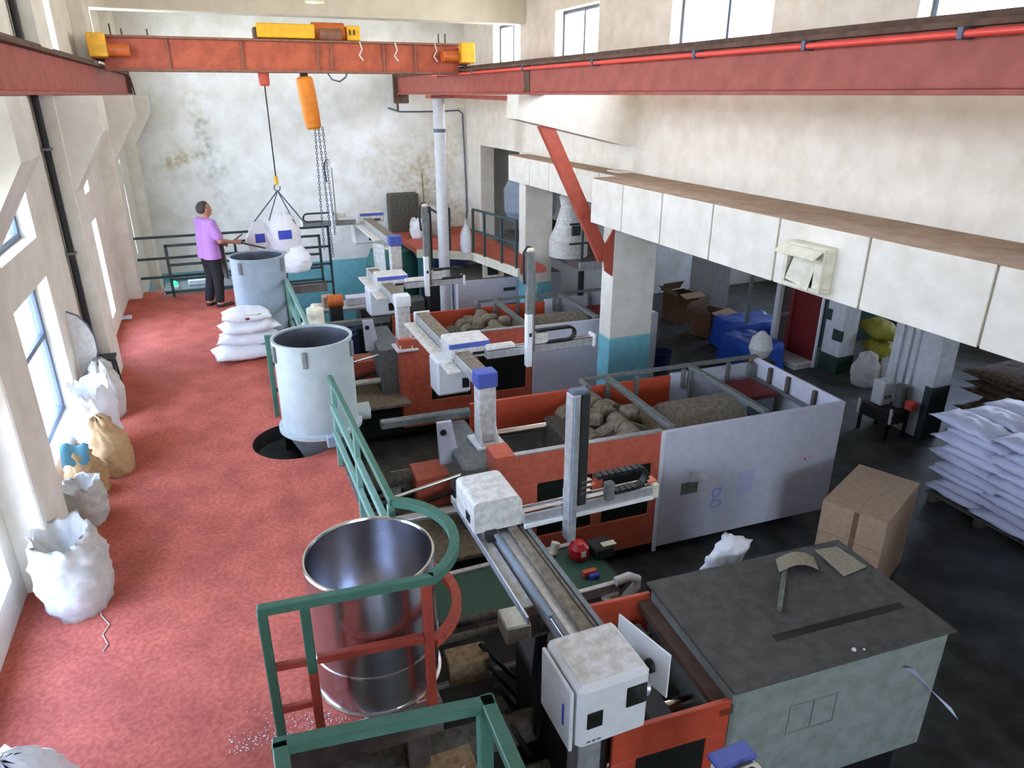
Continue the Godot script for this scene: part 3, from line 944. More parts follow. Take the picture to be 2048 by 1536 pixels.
func platform_things() -> void:
	# polished steel hopper in the curved railing
	var c := Vector3(0.52, 2.5, -3.42)
	var t := T("steel_hopper", "polished stainless steel hopper drum standing open inside the near railing", "hopper", c, "")
	var st := S()
	ls(st, c, [Vector2(0.365, 0.0), Vector2(0.365, 0.84)], 64)
	ls(st, c, [Vector2(0.352, 0.84), Vector2(0.352, 0.32)], 64)
	ls(st, c, [Vector2(0.352, 0.32), Vector2(0.1, 0.06), Vector2(0.0, 0.06)], 64)
	var drum := O(t, "drum", st, M.steel)
	st = S()
	ls(st, c, [Vector2(0.35, 0.84), Vector2(0.355, 0.852), Vector2(0.366, 0.852), Vector2(0.371, 0.84), Vector2(0.365, 0.835)], 64)
	O(drum, "rim", st, M.chrome)
	st = S()
	ls(st, c, [Vector2(0.364, 0.262), Vector2(0.371, 0.268), Vector2(0.371, 0.278), Vector2(0.364, 0.284)], 64)
	O(drum, "seam_ring", st, M.chrome)
	st = S()
	ls(st, c, [Vector2(0.365, 0.0), Vector2(0.378, 0.0), Vector2(0.378, 0.014), Vector2(0.365, 0.018)], 64)
	O(t, "base_ring", st, M.chrome)
	# grey-green dryer drum over the hole
	dryer(Vector3(0.67, 2.66, -6.75), 0.37, 0.92, M.hopper, "pale green-grey dryer drum tapering into the round floor hole", true)
	dryer(Vector3(0.41, 2.56, -10.2), 0.355, 1.15, M.hopper_grey, "blue-grey dryer drum in front of the worker", false)
	# white loader beyond the second drum
	t = T("hopper_loader", "cream white plastic loader box behind the pale green drum", "loader", Vector3(0.98, 0, -9.3))
	B(t, "stand", M.dark, 0.9, 1.05, 0, 2.7, -9.38, -9.22)
	B(t, "body", M.cream, 0.82, 1.12, 2.66, 2.96, -9.45, -9.15, 0.03)
	st = S()
	ls(st, Vector3(1.0, 2.95, -9.3), [Vector2(0, 0), Vector2(0.11, 0), Vector2(0.115, 0.02), Vector2(0.11, 0.2), Vector2(0.05, 0.23), Vector2(0.045, 0.26), Vector2(0, 0.26)], 20)
	O(t, "canister", st, M.cream)
	# near railing: green and red square tube with a curved bulge
	t = T("railing", "green and red guard railing curving round the steel hopper", "railing", Vector3(0.35, 2.5, -3.05))
	rail_bar(t, "top_rail", Vector3(-0.1, 3.4, -3.07), Vector3(0.78, 3.4, -2.99), M.green, 0.05, 0.05)
	rail_bar(t, "post", Vector3(-0.08, 2.5, -3.07), Vector3(-0.08, 3.38, -3.07), M.green, 0.05, 0.05)
	rail_bar(t, "post", Vector3(0.12, 2.95, -3.06), Vector3(0.12, 3.38, -3.05), M.green, 0.05, 0.05)
	rail_bar(t, "post", Vector3(0.12, 2.5, -3.06), Vector3(0.12, 2.95, -3.06), M.red_paint, 0.05, 0.05)
	rail_bar(t, "post", Vector3(0.735, 2.5, -3.0), Vector3(0.735, 3.38, -3.0), M.red_paint, 0.055, 0.05)
	rail_bar(t, "middle_rail", Vector3(0.15, 3.02, -3.06), Vector3(0.71, 3.02, -3.0), M.red_paint, 0.045, 0.045)
	rail_bar(t, "middle_rail", Vector3(-0.06, 3.03, -3.07), Vector3(0.1, 3.02, -3.06), M.red_paint, 0.035, 0.04)
	rail_bar(t, "lower_rail", Vector3(-0.06, 2.74, -3.07), Vector3(0.1, 2.74, -3.06), M.red_paint, 0.035, 0.04)
	for e in [[3.4, M.green, "curved_rail", 0.03], [2.98, M.red_paint, "curved_middle_rail", 0.025]]:
		var pts := []
		for i in 17:
			var a := lerpf(-1.06, 1.06, i / 16.0)
			pts.append(Vector3(0.53 + cos(a) * 0.47, e[0], -3.4 - sin(a) * 0.47))
		st = S()
		for i in 16: br(st, pts[i], pts[i + 1], 0.055, 0.05, 0.0)
		O(t, e[2], st, e[1])
	for y in [3.4, 3.12, 2.84]: rail_bar(t, "side_rail", Vector3(0.75, y, -3.8), Vector3(0.72, y, -6.1), M.green if y > 3.3 else M.green_pale, 0.045, 0.045)
	for z in [-3.82, -5.0, -6.1]: rail_bar(t, "side_post", Vector3(0.74, 2.5, z), Vector3(0.74, 3.38, z), M.green_pale)
	# railing round the pale drum
	t = T("railing", "green guard railing behind the pale green dryer drum", "railing", Vector3(0.5, 2.5, -7.5))
	for y in [3.4, 3.1, 2.8]: rail_bar(t, "cross_rail", Vector3(0.3, y, -7.5), Vector3(0.74, y, -7.5), M.green_pale if y > 3.3 else M.green_dark, 0.04, 0.04)
	rail_bar(t, "post", Vector3(0.29, 2.5, -7.48), Vector3(0.29, 3.42, -7.5), M.green, 0.05, 0.05)
	rail_bar(t, "post", Vector3(0.74, 2.5, -7.5), Vector3(0.74, 3.4, -7.5), M.green_pale)
	t = T("railing", "pale green edge railing beside the blue-grey dryer drum", "railing", Vector3(0.74, 2.5, -8.8))
	for y in [3.4, 3.1, 2.8]: rail_bar(t, "side_rail", Vector3(0.74, y, -7.55), Vector3(0.74, y, -10.0), M.green_pale)
	for z in [-8.8, -10.0]: rail_bar(t, "post", Vector3(0.74, 2.5, z), Vector3(0.74, 3.38, z), M.green_pale)
	# end railings
	t = T("railing", "dark green end railing just behind the worker", "railing", Vector3(0.3, 2.5, -13.3))
	for y in [3.38, 3.05, 2.8, 2.58]: rail_bar(t, "rail", Vector3(-0.92, y, -13.3), Vector3(1.66, y, -13.3), M.green_dark, 0.045, 0.04)
	B(t, "bracket_beam", M.steel_edge, 0.8, 1.7, 2.36, 2.5, -13.36, -13.24)
	for x in [-0.9, 0.2, 1.0, 1.64]: rail_bar(t, "post", Vector3(x, 2.5, -13.3), Vector3(x, 3.4, -13.3), M.green_dark)
	t = T("railing", "dark green railing against the last left pillar, farthest of the walkway railings", "railing", Vector3(0, 2.5, -13.8))
	for y in [3.45, 3.08, 2.75, 2.4]: rail_bar(t, "rail", Vector3(-1.5, y, -13.8), Vector3(1.9, y, -13.8), M.green_dark, 0.045, 0.04)
	for x in [-1.48, 1.88]: rail_bar(t, "post", Vector3(x, 0 if x > 0 else 2.5, -13.8), Vector3(x, 3.47, -13.8), M.green_dark)
	# frame round the near bay, its boards and bags
	t = T("bay_frame", "green steel guard frame around white bags at the bottom edge", "frame", Vector3(0.35, 2.2, -1.6))
	rail_bar(t, "top_rail", Vector3(-0.1, 3.4, -2.22), Vector3(0.78, 3.4, -2.1), M.green, 0.06, 0.05)
	rail_bar(t, "top_rail", Vector3(0.75, 3.4, -2.14), Vector3(0.72, 3.4, -0.9), M.green, 0.06, 0.05)
	rail_bar(t, "top_rail", Vector3(-0.07, 3.4, -2.22), Vector3(-0.07, 3.4, -0.9), M.green, 0.06, 0.05)
	rail_bar(t, "post", Vector3(-0.07, 2.2, -2.2), Vector3(-0.07, 3.38, -2.2), M.green)
	rail_bar(t, "post", Vector3(0.74, 2.2, -2.12), Vector3(0.74, 3.38, -2.12), M.green, 0.06, 0.06)
	for x in [-0.07, 0.72]: rail_bar(t, "post", Vector3(x, 2.2, -0.92), Vector3(x, 3.38, -0.92), M.green)
	rail_bar(t, "bottom_rail", Vector3(-0.08, 2.24, -2.2), Vector3(0.76, 2.24, -2.12), M.green)
	B(t, "floor_plate", M.steel_edge, -0.1, 0.76, 2.2, 2.235, -2.2, -0.9)
	for e in [[0.22, 2.24, -1.86, 0.21, 0.98, "left"], [0.55, 2.24, -1.84, 0.21, 1.04, "right"]]:
		st = S()
		standing(st, Vector3(e[0], e[1], e[2]), e[3], e[4], 51 + int(e[0] * 10), false, Vector2(1, 0.8), Vector2(0.03, -0.05), 0.05)
		tag(O(self, "plastic_bag", st, M.sack_white), "bright white plastic bag in the near green frame, %s one at the bottom edge" % e[5], "bag")
	# sacks along the left wall
	var sk := func(called: String, m: Material, at: Vector3, r: float, h: float, sd: int, open: bool, sq: Vector2, lean: Vector2, label: String) -> void:
		var s := S()
		standing(s, at, r, h, sd, open, sq, lean)
		tag(O(self, called, s, m), label, "sack")
	sk.call("sack", M.sack_grey, Vector3(-1.24, 2.5, -4.82), 0.22, 0.5, 3, true, Vector2(0.95, 1.3), Vector2(-0.06, -0.1), "large crumpled off-white sack standing open by the nearest pillar")
	sk.call("sack", M.sack_grey, Vector3(-1.34, 2.5, -5.95), 0.17, 0.33, 8, true, Vector2(0.95, 1.1), Vector2(-0.02, -0.05), "small slumped off-white sack between the open sack and the tan sacks")
	sk.call("sack", M.sack_tan, Vector3(-1.36, 2.5, -6.45), 0.15, 0.42, 11, false, Vector2(1, 1), Vector2(-0.06, 0.0), "tan woven sack under the teal cloth")
	sk.call("sack", M.sack_tan, Vector3(-1.2, 2.5, -6.8), 0.17, 0.5, 14, false, Vector2(1, 1.2), Vector2(-0.1, -0.1), "fuller tan sack leaning on the wall, farthest of the two tan ones")
	sk.call("sack", M.sack_white, Vector3(-1.37, 2.5, -7.3), 0.24, 0.72, 21, true, Vector2(0.8, 1.3), Vector2(0.0, 0.05), "tall white sack with drooping mouth below the low window")
	sk.call("sack", M.sack_grey, Vector3(-1.4, 2.5, -8.2), 0.2, 0.62, 24, false, Vector2(0.9, 1.2), Vector2(0, 0), "grey sack pile beside the black pipe")
	sk.call("sack", M.sack_white, Vector3(-1.28, 2.5, -3.06), 0.24, 0.42, 33, false, Vector2(1, 0.9), Vector2(0, 0), "white sack at the bottom left corner of the view")
	st = S()
	sheet(st, func(u, v): return Vector3(-1.52 + 0.2 * u, 2.99 - 0.16 * v * v - 0.05 * u * u + 0.02 * sin(u * 9.0), -6.42 + 0.1 * v - 0.04 * u), 8, 8, 0.006)
	tag(O(self, "cloth", st, M.teal_cloth), "teal rag lying on the tan sack", "cloth")
	st = S()
	var half := PackedVector2Array([Vector2(0, -0.36), Vector2(0.08, -0.34), Vector2(0.15, -0.25), Vector2(0.2, -0.1), Vector2(0.2, 0.06), Vector2(0.16, 0.2), Vector2(0.09, 0.31), Vector2(0, 0.37)])
	t = T("sheet", "half-round grey plastic sheet with dark rim sticking out from the low window", "sheet", Vector3(-1.5, 2.9, -8.3))
	pr(st, half, 0.012, Transform3D(Basis(Vector3.UP, 0.25), Vector3(-1.6, 3.3, -8.3)))
	O(t, "plate", st, M.sack_grey)
	var edge := []
	for p in half: edge.append(Transform3D(Basis(Vector3.UP, 0.25), Vector3(-1.6, 3.3, -8.3)) * Vector3(p.x, p.y, 0.006))
	st = S()
	tb(st, edge, 0.01, 6)
	O(t, "rim", st, M.frame_dark)
	t = T("stool", "small grey-green metal stool half hidden behind the white sack", "stool", Vector3(-1.42, 2.5, -8.9))
	for x in [-1.54, -1.34]:
		for z in [-9.0, -8.8]: rail_bar(t, "leg", Vector3(x, 2.5, z), Vector3(lerpf(x, -1.44, 0.2), 2.92, lerpf(z, -8.9, 0.2)), M.green_dark, 0.025, 0.025)
	B(t, "seat", M.green_dark, -1.55, -1.33, 2.92, 2.95, -9.02, -8.78)
	st = S()
	tb(st, [Vector3(-1.26, 2.505, -4.92), Vector3(-1.2, 2.505, -4.81), Vector3(-1.26, 2.505, -4.74), Vector3(-1.13, 2.505, -4.67), Vector3(-1.11, 2.505, -4.59), Vector3(-1.05, 2.505, -4.47), Vector3(-1.08, 2.505, -4.38), Vector3(-1.04, 2.505, -4.27), Vector3(-1.06, 2.505, -4.21)], 0.004, 5)
	tag(O(self, "thread", st, M.sack_grey), "loose white thread on the red floor below the open sack", "thread")
	st = S()
	sheet(st, func(u, v): return Vector3(-1.62 + 0.14 * u, 2.506 + 0.01 * sin(u * 3.0), -12.3 + 0.22 * v), 4, 4, 0.003)
	tag(O(self, "paper", st, M.paper), "white slip of paper on the floor by the far window", "paper")
	# bags stacked beside the blue-grey drum
	var pile := [[0.1, 2.5, -9.62, 0.78, 0.2, 0.55, 0.15, "bottom and widest"], [0.14, 2.67, -9.7, 0.7, 0.17, 0.5, -0.1, "second from the bottom"], [0.18, 2.82, -9.72, 0.68, 0.17, 0.48, 0.2, "third from the bottom"], [0.16, 2.97, -9.74, 0.56, 0.17, 0.46, 0.0, "topmost, with green and red print,"]]
	for e in pile:
		st = S()
		sack(st, Vector3(e[0], e[1], e[2]), Vector3(e[3], e[4], e[5]), 61 + int(e[1] * 100), Basis(Vector3.UP, e[6]), 0.02, 0.03)
		var o := tag(O(self, "resin_sack", st, M.sack_white), "white sack piled by the blue-grey drum, " + e[7] + " of four", "sack", "sacks piled by the blue-grey drum")
		if e[1] > 2.9:
			st = S()
			sheet(st, func(u, v): return Vector3(0.12 + 0.22 * u, 3.09 - 0.008 * v, -9.56 + 0.025 * v), 3, 2, 0.003)
			O(o, "green_print", st, M.print_green)
			st = S()
			sheet(st, func(u, v): return Vector3(0.14 + 0.05 * u, 3.06 - 0.03 * v, -9.512 + 0.01 * v), 2, 2, 0.003)
			O(o, "red_print", st, M.maroon)
	# spilled pellets round the steel hopper
	var mm := MultiMesh.new()
	mm.transform_format = MultiMesh.TRANSFORM_3D
	var ball := SphereMesh.new()
	ball.radius = 0.0035
	ball.height = 0.006
	ball.radial_segments = 6
	ball.rings = 3
	ball.material = M.sack_white
	mm.mesh = ball
	mm.instance_count = 420
	var rng := RandomNumberGenerator.new()
	rng.seed = 5
	for i in 420:
		var x := rng.randf_range(-0.35, 0.74)
		var z := -3.1 - absf(rng.randfn(0.0, 0.1))
		if Vector2(x - c.x, z - c.z).length() < 0.39: z = -3.07
		mm.set_instance_transform(i, Transform3D(Basis(), Vector3(x, 2.503, z)))
	var pel := MultiMeshInstance3D.new()
	pel.name = "pellets"
	pel.multimesh = mm
	add_child(pel)
	tag(pel, "spilled white plastic pellets on the red floor below the near railing", "pellets", "", "stuff")


func dryer(at: Vector3, r: float, h: float, m: Material, label: String, cone: bool) -> void:
	var t := T("dryer_drum", label, "hopper", Vector3(at.x, 2.0 if cone else 2.5, at.z))
	var st := S()
	ls(st, at, [Vector2(r * 1.1, 0), Vector2(r * 1.1, 0.04), Vector2(r, 0.05), Vector2(r, h), Vector2(r + 0.012, h), Vector2(r + 0.012, h + 0.02), Vector2(r - 0.015, h + 0.02), Vector2(r - 0.015, h - 0.1)], 56)
	O(t, "shell", st, m)
	st = S()
	ls(st, at, [Vector2(r - 0.016, h), Vector2(r - 0.016, h * 0.35), Vector2(0.06, 0.03), Vector2(0, 0.03)], 48)
	O(t, "lining", st, M.hopper_inside)
	st = S()
	if cone: ls(st, at, [Vector2(0.09, -0.9), Vector2(0.09, -0.55), Vector2(r * 0.98, 0.0), Vector2(r * 1.1, 0.0)], 40)
	else: ls(st, at, [Vector2(r * 0.95, -0.06), Vector2(r * 1.1, 0.0)], 40)
	O(t, "cone", st, M.grey_metal)
	for a in ([0.45, 1.9, 2.9] if cone else [0.6, 2.3]):
		var d := Vector3(cos(a), 0, sin(a))
		var p := at + d * (r + 0.012) + Vector3.UP * (h - 0.1)
		st = S()
		bx(st, p, Vector3(0.05, 0.16, 0.025), 0.008, frame_of(d))
		O(t, "latch", st, M.grey_metal)
	if cone:
		st = S()
		bx(st, at + Vector3(0.05, 0.0, 0.42), Vector3(0.12, 0.12, 0.08), 0.01)
		O(t, "junction_box", st, M.hopper_grey)
		st = S()
		cyl(st, at + Vector3(0.36, 0.05, -0.05), at + Vector3(0.5, 0.05, -0.05), 0.09, 18)
		O(t, "air_port", st, m)
# ------------------------------------------------------------------ injection-moulding machines (each lies along x, nozzle side to the left)
func dusty_links(t: Node3D, f: float) -> void:
	# double toggle: dusty lugs, pins and links between the platens
	for z in [f - 0.4, f - 0.72, f - 1.15, f - 1.5]:
		var st := S()
		br(st, Vector3(4.0, 1.5, z), Vector3(4.45, 1.72, z), 0.2, 0.2, 0.03)
		O(t, "toggle_link", st, M.dust)
		st = S()
		br(st, Vector3(4.45, 1.72, z + 0.03), Vector3(4.95, 1.5, z + 0.03), 0.18, 0.2, 0.03)
		O(t, "toggle_link", st, M.dust)
		st = S()
		cyl(st, Vector3(4.45, 1.74, z - 0.14), Vector3(4.45, 1.74, z + 0.16), 0.12, 16)
		O(t, "pin", st, M.dust)
		st = S()
		cyl(st, Vector3(4.06, 1.56, z - 0.14), Vector3(4.06, 1.56, z + 0.14), 0.14, 16)
		O(t, "pin", st, M.dust)
	for e in [[4.2, 1.78, f - 0.95], [4.6, 1.62, f - 0.28], [4.72, 1.76, f - 0.95], [4.2, 1.62, f - 1.65], [4.55, 1.72, f - 1.3]]:
		var st := S()
		bx(st, Vector3(e[0], e[1], e[2]), Vector3(0.24, 0.2, 0.22), 0.04, Basis(Vector3.UP, e[0] * 7.0))
		O(t, "lug", st, M.dust)
	var st := S()
	bb(st, 3.98, 4.95, 1.0, 1.46, f - 1.7, f - 0.3, 0.03)
	O(t, "crosshead", st, M.dust_dark)


func big_machine(f: float, label: String, white_from: float, seen_near: bool) -> Node3D:
	var b := f - 1.88
	var t := T("moulding_machine", label, "machine", Vector3(4.2, 0, (f + b) / 2))
	B(t, "bed", M.dark_green, 0.5, 7.35, 0.12, 0.6, b + 0.2, f - 0.2, 0.02)
	B(t, "base", M.black, 0.7, 7.2, 0, 0.12, b + 0.3, f - 0.3, 0.01)
	B(t, "fixed_platen", M.grey_metal, 2.2, 2.6, 0.6, 1.74, b + 0.3, f - 0.25, 0.03)
	B(t, "moving_platen", M.dust_dark, 3.72, 3.98, 0.6, 1.6, b + 0.3, f - 0.3, 0.03)
	B(t, "rear_platen", M.dust, 4.95, 5.2, 0.6, 1.6, b + 0.3, f - 0.3, 0.03)
	for y in [0.85, 1.5]:
		for z in [b + 0.42, f - 0.45]:
			var s := S()
			cyl(s, Vector3(2.55, y, z), Vector3(5.3, y, z), 0.06, 18)
			O(t, "tie_bar", s, M.chrome)
	dusty_links(t, f)
	# rounded drive housing and cylinders under dust
	var st := S()
	var arch := PackedVector2Array()
	for i in 15: arch.append(Vector2(cos(PI * i / 14.0) * 0.52, sin(PI * i / 14.0) * 0.5))
	arch.append(Vector2(-0.52, -0.5))
	arch.append(Vector2(0.52, -0.5))
	pr(st, arch, 1.0, Transform3D(Basis(Vector3(0, 0, -1), Vector3.UP, Vector3(1, 0, 0)), Vector3(5.25, 1.36, f - 0.8)))
	O(t, "drive_housing", st, M.dust)
	st = S()
	cyl(st, Vector3(6.0, 1.4, b + 0.5), Vector3(6.75, 1.4, b + 0.5), 0.16, 20)
	O(t, "motor", st, M.dust_dark)
	st = S()
	cyl(st, Vector3(5.2, 1.62, b + 0.72), Vector3(5.7, 1.5, b + 0.72), 0.08, 14)
	O(t, "cylinder", st, M.dust)
	st = S()
	cyl(st, Vector3(6.3, 1.3, f - 0.6), Vector3(6.9, 1.3, f - 0.6), 0.13, 18)
	O(t, "pump", st, M.dust)
	B(t, "oil_tank", M.blue_grey, 6.72, 7.2, 0.6, 1.62, b + 0.25, b + 0.85, 0.02)
	B(t, "oil_tank_lid", M.maroon, 6.7, 7.22, 1.62, 1.68, b + 0.23, b + 0.87, 0.01)
	for e in [[6.2, f - 1.15], [6.5, f - 0.9], [5.9, f - 0.45]]:
		st = S()
		tb(st, [Vector3(e[0] - 0.4, 1.0, e[1]), Vector3(e[0] - 0.3, 1.45, e[1]), Vector3(e[0], 1.55, e[1] + 0.08), Vector3(e[0] + 0.3, 1.3, e[1])], 0.035, 8)
		O(t, "hose", st, M.dust_dark)
	# orange sliding guards with dark windows, front
	var wx := white_from
	st = S()
	bb(st, 2.74, wx, 1.52, 1.93, f - 0.05, f, 0.006)
	bb(st, 2.74, wx, 0.32, 0.78, f - 0.05, f, 0.006)
	for e in [[2.74, 3.02], [3.74, 3.88], [wx - 0.12, wx]]: bb(st, e[0], e[1], 0.78, 1.52, f - 0.05, f, 0.006)
	O(t, "front_guard", st, M.orange)
	B(t, "guard_window", M.smoked_glass, 3.0, 3.76, 0.76, 1.54, f - 0.035, f - 0.02, 0)
	B(t, "guard_window", M.smoked_glass, 3.86, wx - 0.1, 0.76, 1.54, f - 0.035, f - 0.02, 0)
	B(t, "corner_guard", M.orange, 2.5, 2.75, 0.32, 1.95, f - 0.35, f - 0.005, 0.008)
	B(t, "guard_rail", M.alu, 2.74, wx, 1.93, 1.955, f - 0.06, f + 0.01, 0.004)
	# white clamp covers
	B(t, "front_cover", M.machine_white, wx + 0.01, 7.46, 0.26, 1.93, f - 0.04, f + 0.02, 0.008)
	B(t, "end_cover", M.machine_white, 7.42, 7.46, 0.26, 1.93, b, f - 0.04, 0.006)
	B(t, "rear_cover", M.machine_white, 5.9, 7.42, 0.3, 1.85, b, b + 0.04, 0.006)
	st = S()
	bb(st, 2.74, 5.9, 1.35, 1.82, b, b + 0.05, 0.006)
	bb(st, 2.74, 5.9, 0.32, 0.7, b, b + 0.05, 0.006)
	for e in [[2.74, 3.0], [4.2, 4.4], [5.7, 5.9]]: bb(st, e[0], e[1], 0.7, 1.35, b, b + 0.05, 0.006)
	O(t, "rear_guard", st, M.orange_red)
	B(t, "rear_rail", M.grey_metal, 4.4, 7.44, 1.92, 1.97, b - 0.01, b + 0.06, 0.006)
	for x in [4.45, 5.3, 6.1, 6.9]: B(t, "rail_post", M.grey_metal, x - 0.03, x + 0.03, 1.6, 1.92, b + 0.05, b + 0.1, 0.005)
	B(t, "end_rail", M.grey_metal, 7.36, 7.42, 1.58, 1.64, b + 0.04, f - 0.05, 0.006)
	for z in [b + 0.45, b + 0.85, b + 1.4]: B(t, "end_bracket", M.dust_dark, 7.36, 7.42, 1.64, 1.9, z - 0.03, z + 0.03, 0.005)
	B(t, "corner_post", M.grey_metal, 7.25, 7.36, 0.6, 1.88, b + 0.06, b + 0.14, 0.006)
	for x in [4.82, 6.22]:
		B(t, "cross_bar", M.grey_metal, x - 0.045, x + 0.045, 1.9, 1.97, b + 0.06, f - 0.05, 0.008)
		B(t, "cross_bar_leg", M.grey_metal, x - 0.03, x + 0.03, 1.3, 1.9, b + 0.06, b + 0.12, 0.006)
	st = S()
	cyl(st, Vector3(4.4, 1.94, b + 0.06), Vector3(4.4, 1.94, b + 0.3), 0.05, 14)
	O(t, "rail_elbow", st, M.grey_metal)
	if seen_near:
		B(t, "cover_edge", M.white, wx - 0.02, wx + 0.03, 0.2, 1.94, f + 0.0, f + 0.035, 0.006)
		B(t, "label_plate", M.grey_metal, 4.99, 5.24, 0.98, 1.15, f + 0.02, f + 0.026, 0.002)
		st = S()
		sheet(st, func(u, v): return Vector3(5.06 + 0.26 * u + 0.06 * v, 1.14 + 0.22 * (1.0 - v) * (1.0 - 0.55 * u), f + 0.025 + 0.1 * (1.0 - v) * (1.0 - u)), 6, 6, 0.002)
		O(t, "curled_notice", st, M.white)
		B(t, "pale_notice", M.pale_print, 5.86, 6.12, 0.78, 1.16, f + 0.019, f + 0.023, 0.001)
		var txt := TextMesh.new()
		txt.text = "g"
		var font := SystemFont.new()
		font.font_names = PackedStringArray(["Droid Sans"])
		txt.font = font
		txt.font_size = 96
		txt.pixel_size = 0.004
		txt.depth = 0.003
		var ti := MeshInstance3D.new()
		ti.name = "painted_letter"
		ti.mesh = txt
		ti.material_override = M.violet_print
		t.add_child(ti)
		ti.position = Vector3(5.55, 0.9, f + 0.022) - t.position
		st = S()
		cyl(st, Vector3(6.92, 1.16, f + 0.01), Vector3(6.92, 1.16, f + 0.03), 0.018, 12)
		O(t, "red_button", st, M.conductor)
	# injection side, reaching under the walkway
	for z in [b + 0.4, f - 0.4]:
		st = S()
		cyl(st, Vector3(0.3, 1.12, z), Vector3(2.25, 1.12, z), 0.055, 16)
		O(t, "guide_rod", st, M.alu)
	st = S()
	cyl(st, Vector3(0.2, 1.2, f - 1.25), Vector3(1.5, 1.2, f - 1.25), 0.13, 20)
	cyl(st, Vector3(1.5, 1.2, f - 1.25), Vector3(2.25, 1.2, f - 1.25), 0.09, 20)
	O(t, "barrel", st, M.dust_dark)
	B(t, "carriage", M.grey_metal, 0.35, 0.8, 0.7, 1.5, b + 0.3, f - 0.3, 0.03)
	B(t, "upper_tube", M.grey_metal, 1.45, 2.62, 1.85, 1.95, b + 0.4, b + 0.52, 0.012)
	B(t, "nozzle_cover", M.orange, 1.77, 2.27, 0.86, 1.3, f - 1.4, f - 0.94, 0.012)
	B(t, "bed_plate", M.dust, 0.9, 2.6, 0.84, 0.9, f - 0.9, f + 0.24, 0.01)
	st = S()
	pr(st, PackedVector2Array([Vector2(0, 0), Vector2(0.2, 0), Vector2(0.24, 0.12), Vector2(0.2, 0.3), Vector2(0.16, 0.56), Vector2(-0.02, 0.56)]), 0.05, Transform3D(Basis(), Vector3(2.05, 1.55, b + 1.05)))
	O(t, "side_plate", st, M.machine_white)
	st = S()
	cyl(st, Vector3(2.1, 1.98, b + 1.08), Vector3(2.1, 1.98, b + 1.11), 0.04, 14)
	O(t, "hole_ring", st, M.black)
	st = S()
	cyl(st, Vector3(1.3, 1.45, f - 0.35), Vector3(2.2, 1.6, f - 0.38), 0.02, 10)
	O(t, "ejector_rod", st, M.chrome)
	for e in [[1.0, 0.95, b + 0.65], [1.5, 1.05, b + 0.8], [1.2, 1.0, f - 0.7], [1.75, 0.95, b + 0.55], [0.95, 1.5, b + 0.9]]:
		st = S()
		bx(st, Vector3(e[0], e[1], e[2]), Vector3(0.26, 0.16, 0.18), 0.02, Basis(Vector3.UP, e[0] * 3.0))
		O(t, "valve_block", st, M.grey_metal)
	for k in 4:
		st = S()
		var z0 := b + 0.5 + 0.3 * k
		tb(st, [Vector3(0.8, 1.2, z0), Vector3(1.2, 0.95 + 0.12 * k, z0 + 0.05), Vector3(1.7, 1.0, z0 - 0.05), Vector3(2.2, 1.15, z0)], 0.025, 8)
		O(t, "hose", st, M.black)
	return t


func turn_about(things: Array, pivot: Vector3, degrees: float) -> void:
	var b := Basis(Vector3.UP, deg_to_rad(degrees))
	for o in things:
		o.position = pivot + b * (o.position - pivot)
		o.rotation.y = deg_to_rad(degrees)


